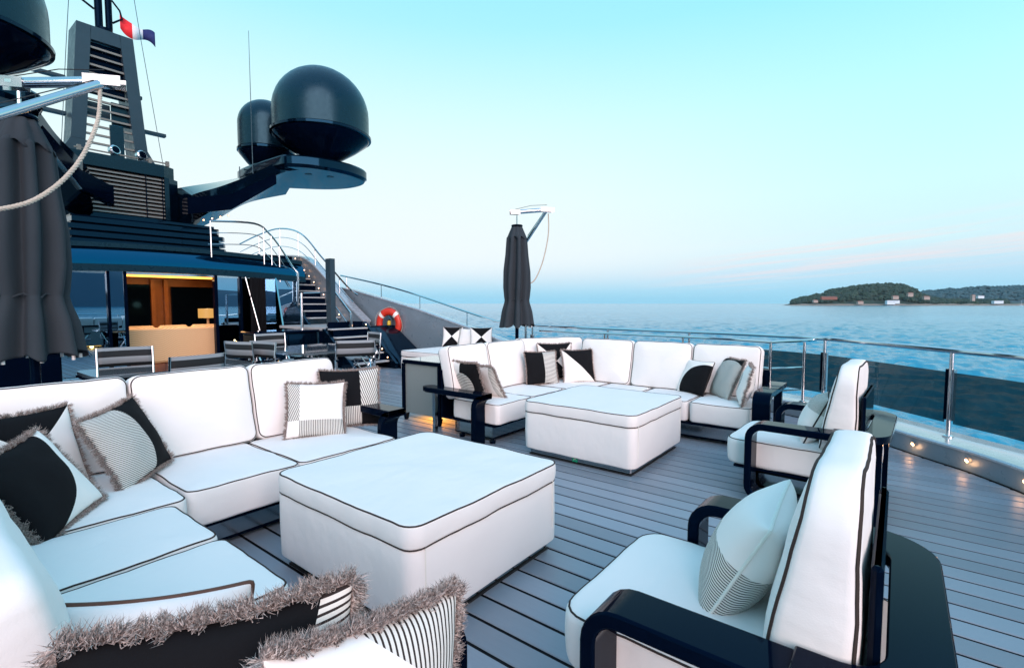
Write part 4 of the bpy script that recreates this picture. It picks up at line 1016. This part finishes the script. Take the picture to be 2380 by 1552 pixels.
# ---- parasols
def parasol(loc, rz, label, group, PP=(-.32, -.48, 2.70)):
    t = thing('parasol', label, 'parasol', loc, R(rz), group)
    def fold(a, z):
        k = 1 + .16 * math.cos(8 * a) + .05 * math.cos(5 * a + z * 3)
        return k
    prof = [(.10, 2.80), (.155, 2.72), (.172, 2.4), (.20, 2.1), (.205, 1.8), (.19, 1.62), (.182, 1.56), (.19, 1.50), (.225, 1.35), (.25, 1.15), (.262, 1.08)]
    P2 = []
    for (r0, z0), (r1, z1) in zip(prof, prof[1:]):
        for k in range(4): P2.append((r0 + (r1 - r0) * k / 4, z0 + (z1 - z0) * k / 4))
    P2.append(prof[-1])
    n = 128; vs = []
    for r, z in P2:
        for k in range(n):
            a = 2 * math.pi * k / n; low = max(0, (1.3 - z) / .22)
            c8 = math.cos(8 * a + .8 * math.sin(z * 1.7)); q = (abs(c8) ** .6) * (1 if c8 > 0 else -1)
            rr = r * (1 + .27 * q + .04 * noise.noise(Vector((math.cos(a) * 2, math.sin(a) * 2, z * 2))))
            zz = z - .06 * max(0, low) * math.cos(8 * a) * .5 + .05 * low * noise.noise(Vector((math.cos(a) * 3, math.sin(a) * 3, 0)))
            vs.append((rr * math.cos(a), rr * math.sin(a), zz))
    fs = [(i * n + k, i * n + (k + 1) % n, (i + 1) * n + (k + 1) % n, (i + 1) * n + k) for i in range(len(P2) - 1) for k in range(n)]
    o = link('canopy', newmesh('canopy', vs, fs, UMB, True), t); o.modifiers.new('s', 'SOLIDIFY').thickness = .004
    vs2 = []
    pr2 = [(.06, 2.93), (.09, 2.925), (.115, 2.86), (.155, 2.76), (.18, 2.71)]
    for r, z in pr2:
        for k in range(64): a = 2 * math.pi * k / 64; vs2.append((r * (1 + .1 * math.cos(8 * a)) * math.cos(a), r * (1 + .1 * math.cos(8 * a)) * math.sin(a), z - (.03 * math.cos(8 * a) if z < 2.75 else 0)))
    o = link('top_cap', newmesh('top_cap', vs2, [(i * 64 + k, i * 64 + (k + 1) % 64, (i + 1) * 64 + (k + 1) % 64, (i + 1) * 64 + k) for i in range(4) for k in range(64)], UMB, True), t); o.modifiers.new('s', 'SOLIDIFY').thickness = .004
    part(MB().lathe([(.105, 2.935), (.11, 2.95), (.10, 2.965)], 24), 'cap_disc', LACQ, t)
    ring = [(.192 * (1 + .12 * math.cos(8 * 2 * math.pi * k / 48)) * math.cos(2 * math.pi * k / 48), .192 * (1 + .12 * math.cos(8 * 2 * math.pi * k / 48)) * math.sin(2 * math.pi * k / 48), 1.555 + .02 * math.sin(k)) for k in range(48)]
    part(MB().tube(ring, .008, 5, closed=True), 'tie_strap', UMB, t)
    for k in range(8):
        a = 2 * math.pi * (k + .0) / 8; r = .285
        part(MB().lathe([(.012, 0), (.012, .035)], 8, (r * math.cos(a), r * math.sin(a), 1.045)), 'rib_tip', REFW, t)
    part(MB().tube([(0, 0, .03), (0, 0, 1.4)], .034, 12), 'lower_pole', LACQ, t)
    part(MB().lathe([(.16, 0), (.16, .025), (.05, .04)], 24), 'base_plate', LACQ, t)
    part(MB().tube([(0, 0, 2.95), (0, 0, 3.14)], .014, 8), 'hanger', CHROME, t)
    K = Vector((.45, -.37, 3.27)); Pp = Vector(PP); H = Vector((-.03, .025, 3.2))
    dr = (K - H).normalized()
    part(MB().tube([H + dr * .08, K - dr * .12], .040, 14), 'arm', CHROME, t)
    part(MB().tube([Pp, K + Vector((-.03, 0, -.03))], .034, 14), 'strut', CHROME, t)
    part(MB().tube([(Pp.x, Pp.y, .02), Pp], .026, 12), 'post', CHROME, t)
    ang = math.atan2(dr.y, dr.x)
    for c, l in ((H, .09), (K, .13)):
        M = Matrix.Translation(c) @ Matrix.Rotation(ang, 4, 'Z')
        for sy in (-.045, .045): part(MB().box(-l, l, sy - .004, sy + .004, -.042, .036, mat=M), 'cheek_plate', MIRROR, t)
        part(MB().box(-.02, .02, -.05, .05, -.012, .012, mat=M), 'bolt', CHROME, t)
    # control line along the arm and the hanging rope
    part(MB().tube([H + Vector((0, 0, .05)), (H + K) / 2 + Vector((0, 0, .10)), K + Vector((0, 0, .09))], .004, 5), 'control_line', LEDW, t)
    part(MB().tube([K + Vector((-.05, 0, .0)), Pp + Vector((.05, 0, .12))], .004, 5), 'control_line', LEDW, t)
    return t, K
t1, K = parasol((.78, 5.46, 0), 0, 'closed charcoal parasol at the left edge with steel arm and rope', 'closed cantilever parasols')
t2, K = parasol((7.5, 5.72, 0), 0, 'closed charcoal parasol behind the far sofa against the sea', 'closed cantilever parasols', (.386, .073, 2.70))
def rope_path(a, c, sag, n=40):
    return [Vector(a).lerp(Vector(c), i / n) + Vector((0, 0, -sag * math.sin(math.pi * i / n))) for i in range(n + 1)]
def twisted(pts, r, mat, name, par, turns=60):
    P = [];
    for s_ in range(3):
        Q = []
        for i in range(len(pts) * 6):
            f = i / 6; k = min(int(f), len(pts) - 2); p = pts[k].lerp(pts[k + 1], f - k); a = 2 * math.pi * (i / 14 + s_ / 3)
            d = (pts[k + 1] - pts[k]).normalized(); u = d.cross(Vector((0, 1, .1))).normalized(); w = d.cross(u)
            Q.append(p + (u * math.cos(a) + w * math.sin(a)) * r * .55)
        P.append(Q)
    mb_ = MB()
    for Q in P: mb_.tube(Q, r * .62, 6)
    return part(mb_, name, mat, par)
# near rope hangs from the knee towards the camera side post; its lower end leaves the frame
twisted(smooth_path([(.42, -.37, 3.2), (.33, -.62, 2.85), (.14, -.85, 2.45), (-.10, -.98, 2.17), (-.36, -1.02, 2.05)], 12), .013, ROPE, 'rope', t1)
part(MB().tube([Vector(p) for p in smooth_path([(.50, -.37, 3.2), (.50, -.37, 2.8), (.42, -.30, 2.3), (.30, -.20, 1.95), (.20, -.10, 1.88), (.14, -.06, 1.93)], 8)], .012, 6), 'rope', ROPE, t2)
part(MB().tube([(.2, -.05, 1.42), (.30, -.10, 1.42)], .014, 8), 'crank_handle', LACQ, t2)

# ---- dining tables and chairs
def table(x0, x1, y0, y1, label):
    t = thing('dining_table', label, 'table', ((x0 + x1) / 2, (y0 + y1) / 2, 0), 0, 'glass topped dining tables'); w, d = (x1 - x0) / 2, (y1 - y0) / 2
    part(MB().prism(rrect(w, d, .12, 4), 'z', .715, .745), 'tabletop', GLASSTOP, t)
    part(MB().prism(rrect(w + .012, d + .012, .13, 4), 'z', .685, .713), 'rim', CHROME, t)
    for sx in (-1, 1): part(MB().box(sx * w * .5 - .07, sx * w * .5 + .07, -.07, .07, .03, .684), 'pedestal', LACQ, t)
    for sx in (-1, 1): part(MB().box(sx * w * .5 - .2, sx * w * .5 + .2, -.25, .25, 0, .029), 'foot', CHROME, t)
table(1.36, 2.98, 6.45, 7.3, 'glass topped dining table at the left in front of the lit doorway')
table(3.98, 5.3, 7.0, 8.6, 'glass topped dining table at the foot of the stairs')
def sling(nm, ax, off, fq):
    q = NB(nm); sp = q.n('ShaderNodeSeparateXYZ'); q.l(q.coord('Object'), sp.inputs[0])
    q.set(col=q.mix(q.math('GREATER_THAN', q.math('FRACT', q.math('MULTIPLY', q.math('ADD', sp.outputs[ax], off), fq)), .5), (.005, .006, .008), (.26, .28, .30)), rough=.8); return q.m
SLB = sling('striped_back_sling', 2, -.02, 6.25); SLS = sling('striped_seat_sling', 0, .5, 9)
def dchair():
    t = thing('dining_chair', '', 'chair', (0, 0, 0), 0, 'striped sling dining chairs')
    for sx in (-1, 1):
        part(MB().tube([(sx * .27, -.26, .0), (sx * .27, .22, .62)], .013, 8), 'leg', CHROME, t)
        part(MB().tube([(sx * .27, .24, .0), (sx * .27, -.2, .60)], .013, 8), 'leg', CHROME, t)
        part(MB().tube([(sx * .285, -.22, .44), (sx * .285, -.27, .94)], .013, 8), 'back_post', CHROME, t)
        part(MB().box(sx * .27 - .022, sx * .27 + .022, -.26, .25, .625, .65, bev=.006), 'armrest', LACQ, t)
    n = 10; vs = []
    for i in range(n + 1):
        u = -1 + 2 * i / n; vs += [(u * .28, -.262 - .035 * (1 - u * u), .70), (u * .28, -.272 - .035 * (1 - u * u), .94)]
    o = link('backrest', newmesh('backrest', vs, [(2 * i, 2 * i + 2, 2 * i + 3, 2 * i + 1) for i in range(n)], SLB, True), t); o.modifiers.new('s', 'SOLIDIFY').thickness = .012
    vs = []
    for j in range(6):
        for i in range(n + 1): u = -1 + 2 * i / n; vs.append((u * .26, -.24 + .095 * j, .44 - .05 * (1 - u * u) + .01 * j))
    o = link('seat', newmesh('seat', vs, [(j * (n + 1) + i, j * (n + 1) + i + 1, (j + 1) * (n + 1) + i + 1, (j + 1) * (n + 1) + i) for j in range(5) for i in range(n)], SLB, True), t); o.modifiers.new('s', 'SOLIDIFY').thickness = .012
    return t
proto = dchair()
spots = [((1.92, 7.55), 170, 'striped sling chair on the far side of the left dining table'),
         ((2.12, 6.28), 8, 'striped sling chair on the near side of the left table, its back to the sofa'),
         ((3.25, 7.35), 100, 'striped sling chair at the right end of the left table'),
         ((3.55, 7.75), -75, 'striped sling chair at the left end of the right hand table'),
         ((4.55, 9.0), 182, 'striped sling chair on the far side of the right hand table below the stairs'),
         ((4.62, 6.75), -28, 'striped sling chair nearest the far sofa, turned toward the bulwark'),
         ((5.75, 8.15), 78, 'striped sling chair between the right hand table and the stair foot')]
for k, ((x, y), a, lb) in enumerate(spots):
    c = proto if k == 0 else copy_tree(proto); c.location = (x, y, 0); c.rotation_euler = (0, 0, R(a)); c['label'] = lb
bc = thing('dark_filler_block', 'long low black block added to darken the left behind the parasol', 'counter', (-.1, 8.4, 0))  # invented block, put in to supply the dark area here
part(MB().box(-1.2, 1.5, -.3, .3, 0, .9, bev=.02), 'body', LACQ, bc); part(MB().box(-1.24, 1.54, -.34, .34, .902, .94, bev=.01), 'top', LACQ, bc)
bar = thing('bar_cabinet', 'low black cabinet standing in front of the stair landing', 'cabinet', (5.6, 10.9, 0))
part(MB().box(-.7, .7, -.3, .3, .0, .84, bev=.02), 'body', NAVY, bar); part(MB().box(-.74, .74, -.34, .34, .842, .90, bev=.02), 'top', LACQ, bar)
for x in (-.35, 0, .35): part(MB().box(x - .005, x + .005, -.312, -.301, .06, .8), 'door_gap', LACQ, bar)

# small courtesy lamps on the dining deck
for x, y, z, wh in ((5.72, 12.55, .5, 'beside the curtain'), (5.1, 12.75, .12, 'right of the doorway')):
    o = thing('deck_lamp', 'small warm lamp on the deck ' + wh, 'lamp', (x, y, z))
    part(MB().lathe([(.014, 0), (.016, .02), (.008, .035)], 10), 'lens', WARM, o); part(MB().tube([(0, 0, -z), (0, 0, 0)], .008, 6), 'stem', LACQ, o); point_light((x, y - .1, z + .05), .3)

# ================================================================== COAST
az = R(52.1); fx, fy = math.sin(az), math.cos(az); rx, ry = math.cos(az), -math.sin(az)
def cw(px, d): 
    l = (px - 1190) / 1156 * d; return Vector((fx * d + rx * l, fy * d + ry * l))
ROCK = plain('shore_rock', (.22, .19, .16), rough=.9, var=.3)
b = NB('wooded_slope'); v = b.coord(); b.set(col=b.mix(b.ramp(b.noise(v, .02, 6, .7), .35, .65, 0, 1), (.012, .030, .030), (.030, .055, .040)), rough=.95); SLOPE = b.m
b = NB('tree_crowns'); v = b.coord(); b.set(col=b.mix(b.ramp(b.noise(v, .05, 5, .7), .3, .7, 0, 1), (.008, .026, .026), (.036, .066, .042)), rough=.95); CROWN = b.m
def hill(name, pts, d, depth, seed, ntree, ts, mats):
    """pts: (px, height m) ridge line; ground rises from the shore to the ridge and falls behind it"""
    n = 90; m = 14; vs = []
    px0, px1 = pts[0][0], pts[-1][0]
    def hgt(px):
        for (a, ha), (c, hc) in zip(pts, pts[1:]):
            if a <= px <= c: t = (px - a) / (c - a); t = t * t * (3 - 2 * t); return ha + (hc - ha) * t
        return 0
    def P(u, w):
        px = px0 + (px1 - px0) * u; q = cw(px, d + depth * w); h_ = hgt(px)
        prof = math.sin(min(1, w / .6) * math.pi / 2) if w < .6 else math.cos((w - .6) / .4 * math.pi / 2)
        z = h_ * max(0, prof) ** .8 * (1 + .10 * noise.noise(Vector((q.x * .006, q.y * .006, seed))))
        return Vector((q.x, q.y, SEA + z + (-3 if w in (0,) else 1.0)))
    for j in range(m + 1):
        for i in range(n + 1): vs.append(P(i / n, j / m))
    fs = [(j * (n + 1) + i, j * (n + 1) + i + 1, (j + 1) * (n + 1) + i + 1, (j + 1) * (n + 1) + i) for j in range(m) for i in range(n)]
    o = link(name, newmesh(name, vs, fs, mats[0], True)); tag(o, kind='structure')
    # crowns
    ico = [(0, 0, 1)] + [(math.cos(R(72 * k)) * .89, math.sin(R(72 * k)) * .89, .45) for k in range(5)] + [(math.cos(R(72 * k + 36)) * .95, math.sin(R(72 * k + 36)) * .95, -.35) for k in range(5)] + [(0, 0, -.8)]
    ifs = [(0, 1 + k, 1 + (k + 1) % 5) for k in range(5)] + [(1 + k, 6 + k, 1 + (k + 1) % 5) for k in range(5)] + [(1 + (k + 1) % 5, 6 + k, 6 + (k + 1) % 5) for k in range(5)] + [(6 + k, 11, 6 + (k + 1) % 5) for k in range(5)]
    V = []; F = []; rg = random.Random(seed)
    for k in range(ntree):
        u = rg.random(); w = rg.uniform(.06, .75); p = P(u, w)
        if hgt(px0 + (px1 - px0) * u) < 12: continue
        s_ = ts * rg.uniform(.5, 1.25); k0 = len(V); fl_ = rg.uniform(.55, .95)
        for q in ico:
            jn = rg.uniform(.75, 1.2); V.append((p.x + q[0] * s_ * jn, p.y + q[1] * s_ * jn, p.z + s_ * fl_ * .5 + q[2] * s_ * fl_ * jn))
        F += [tuple(i + k0 for i in f) for f in ifs]
    fo = link('forest', newmesh('forest', V, F, mats[1])); tag(fo, kind='stuff')
    return P
FSL = plain('haze_tinted_slope', (.035, .085, .11), rough=.95, var=.3); FCR = plain('haze_tinted_crowns', (.030, .078, .095), rough=.95, var=.45)  # bluish aerial haze painted into the far ridge's base colours
H = lambda y, d: (705 - y) / 1156 * d + 0
d1 = 2000
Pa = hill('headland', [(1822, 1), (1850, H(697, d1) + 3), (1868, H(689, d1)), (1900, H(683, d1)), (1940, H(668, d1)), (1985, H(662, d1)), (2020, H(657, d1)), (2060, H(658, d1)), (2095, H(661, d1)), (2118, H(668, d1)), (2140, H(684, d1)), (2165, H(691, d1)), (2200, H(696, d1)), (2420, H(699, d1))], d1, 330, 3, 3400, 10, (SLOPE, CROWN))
d2 = 3000
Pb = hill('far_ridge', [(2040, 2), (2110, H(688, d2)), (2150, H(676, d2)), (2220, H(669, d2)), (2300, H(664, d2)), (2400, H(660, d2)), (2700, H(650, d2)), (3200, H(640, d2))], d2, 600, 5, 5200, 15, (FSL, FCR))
# low rocky shore
n = 120; vs = []
for i in range(n + 1):
    px = 1812 + (2480 - 1812) * i / n; q0 = cw(px, 1985); q1 = cw(px, 2010); h_ = min(6, (px - 1812) * .12) * (1 + .4 * noise.noise(Vector((px * .05, 0, 0))))
    vs += [(q0.x, q0.y, SEA - 1), (q0.x, q0.y, SEA + h_ * .5), (q1.x, q1.y, SEA + h_ * 1.1 + .2), (q1.x, q1.y, SEA - 1)]
fs = [(4 * i + k, 4 * i + 4 + k, 4 * i + 5 + k, 4 * i + 1 + k) for i in range(n) for k in range(3)]
tag(link('shore', newmesh('shore', vs, fs, ROCK)), kind='structure')
# hills around the bay behind the camera (seen mirrored in the windows)
n = 80; vs = []
for i in range(n + 1):
    a = R(108 + 150 * i / n); rr = 1500; hh_ = 38 + 50 * abs(noise.noise(Vector((i * .11, 2, 0)))) + 115 * math.exp(-((i - 34) / 4.5) ** 2) + 18 * noise.noise(Vector((i * .5, 5, 0)))
    if i < 6: hh_ *= i / 6
    for q, z in ((rr, SEA - 1), (rr + 150, SEA + hh_ * .6), (rr + 330, SEA + hh_), (rr + 700, SEA - 1)): vs.append((math.sin(a) * q, math.cos(a) * q, z))
fs = [(4 * i + k, 4 * i + 4 + k, 4 * i + 5 + k, 4 * i + 1 + k) for i in range(n) for k in range(3)]
HAZY = plain('hazy_wooded_hills', (.022, .07, .11), rough=.95, var=.4)  # blue of the distance is mixed into the hills' own colour
tag(link('bay_hills', newmesh('bay_hills', vs, fs, HAZY, True)), kind='structure')
# houses on the headland
HW = plain('villa_white', (.60, .66, .70), rough=.8); HC = plain('villa_cream', (.36, .28, .24), rough=.8); HR = plain('terracotta_roof', (.22, .085, .06), rough=.8); HG = plain('villa_window', (.04, .06, .08), rough=.2)
def house(px, d, y, w, h_, dep, wall_, roof, label, hip=True):
    c = cw(px, d); z = 1.5 + (705 - y) / 1156 * d; w *= .72; h_ *= .8
    t = thing('villa', label, 'house', (c.x, c.y, z), -az, 'villas on the headland')
    part(MB().box(-w / 2, w / 2, -dep / 2, dep / 2, -6, h_), 'wall', wall_, t)
    if hip: part(MB().loft([[(-w / 2 - .6, -dep / 2 - .6, h_), (w / 2 + .6, -dep / 2 - .6, h_), (w / 2 + .6, dep / 2 + .6, h_), (-w / 2 - .6, dep / 2 + .6, h_)], [(-w / 2 + dep * .3, -.2, h_ + 2.6), (w / 2 - dep * .3, -.2, h_ + 2.6), (w / 2 - dep * .3, .2, h_ + 2.6), (-w / 2 + dep * .3, .2, h_ + 2.6)]]), 'roof', roof, t)
    else: part(MB().box(-w / 2 - .3, w / 2 + .3, -dep / 2 - .3, dep / 2 + .3, h_, h_ + .6), 'roof', roof, t)
    nw = max(2, int(w / 5))
    for k in range(nw): x = -w / 2 + w * (k + .5) / nw; part(MB().box(x - .8, x + .8, -dep / 2 - .1, -dep / 2 - .02, h_ * .4, h_ * .8), 'window', HG, t)
house(1924, 1975, 693, 86, 6, 12, HR, HR, 'long low terracotta building on the headland slope')
house(1893, 1975, 700, 24, 5, 10, HC, HR, 'small cream house with red roof at the left tip of the headland')
house(2067, 1970, 704, 44, 12, 12, HW, HW, 'large white villa on the headland shore', hip=False)
house(2082, 1972, 702, 24, 8, 10, HW, HW, 'small white wing right of the large white villa', hip=False)
house(1997, 1975, 703, 30, 5, 10, HC, HR, 'low cream house on the shore left of the white villa')
house(2078, 1990, 692, 32, 8, 10, HC, HR, 'cream house on the slope above the white villa')
house(2112, 1990, 686, 28, 10, 10, HC, HR, 'cream villa near the right shoulder of the hill')
house(2150, 2000, 693, 32, 8, 10, HC, HR, 'orange roofed house in the saddle between the hills')
house(2258, 1990, 696, 16, 22, 10, HC, HR, 'narrow tower like cream house on the low shore')
house(2316, 1980, 702, 52, 6, 12, HW, HW, 'wide white beach building near the right edge', hip=False)
house(2275, 2010, 690, 34, 6, 10, HW, HG, 'pale flat roofed house above the tower like one', hip=False)
# moored sail boat
bt = cw(2372, 1850); sb = thing('sailboat', 'small sailboat with bare mast moored off the shore', 'sailboat', (bt.x, bt.y, SEA), -az)
part(MB().loft([[(-7, 0, .3), (-6.5, -1.6, 1.6), (-6.5, 1.6, 1.6)], [(0, 0, -.3), (0, -2, 1.5), (0, 2, 1.5)], [(8, 0, 1.2), (8.4, -.05, 2), (8.4, .05, 2)]]), 'hull', HW, sb)
part(MB().box(-3, 2, -1, 1, 1.4, 2.4), 'cabin', HW, sb); part(MB().tube([(0, 0, 1.5), (0, 0, 19)], .22, 6), 'mast', HW, sb)

# ---- the air: thin even haze round the whole scene
b = NB('thin_haze'); b.t.nodes.remove(b.b); pv = b.n('ShaderNodeVolumePrincipled'); pv.inputs['Color'].default_value = (.62, .86, 1, 1); pv.inputs['Density'].default_value = .000014; pv.inputs['Anisotropy'].default_value = 0
b.l(pv.outputs[0], b.out.inputs['Volume'])
hz = MB().box(-17000, 17000, -17000, 17000, SEA - 2.0, 190).build('haze', b.m); tag(hz, kind='stuff')
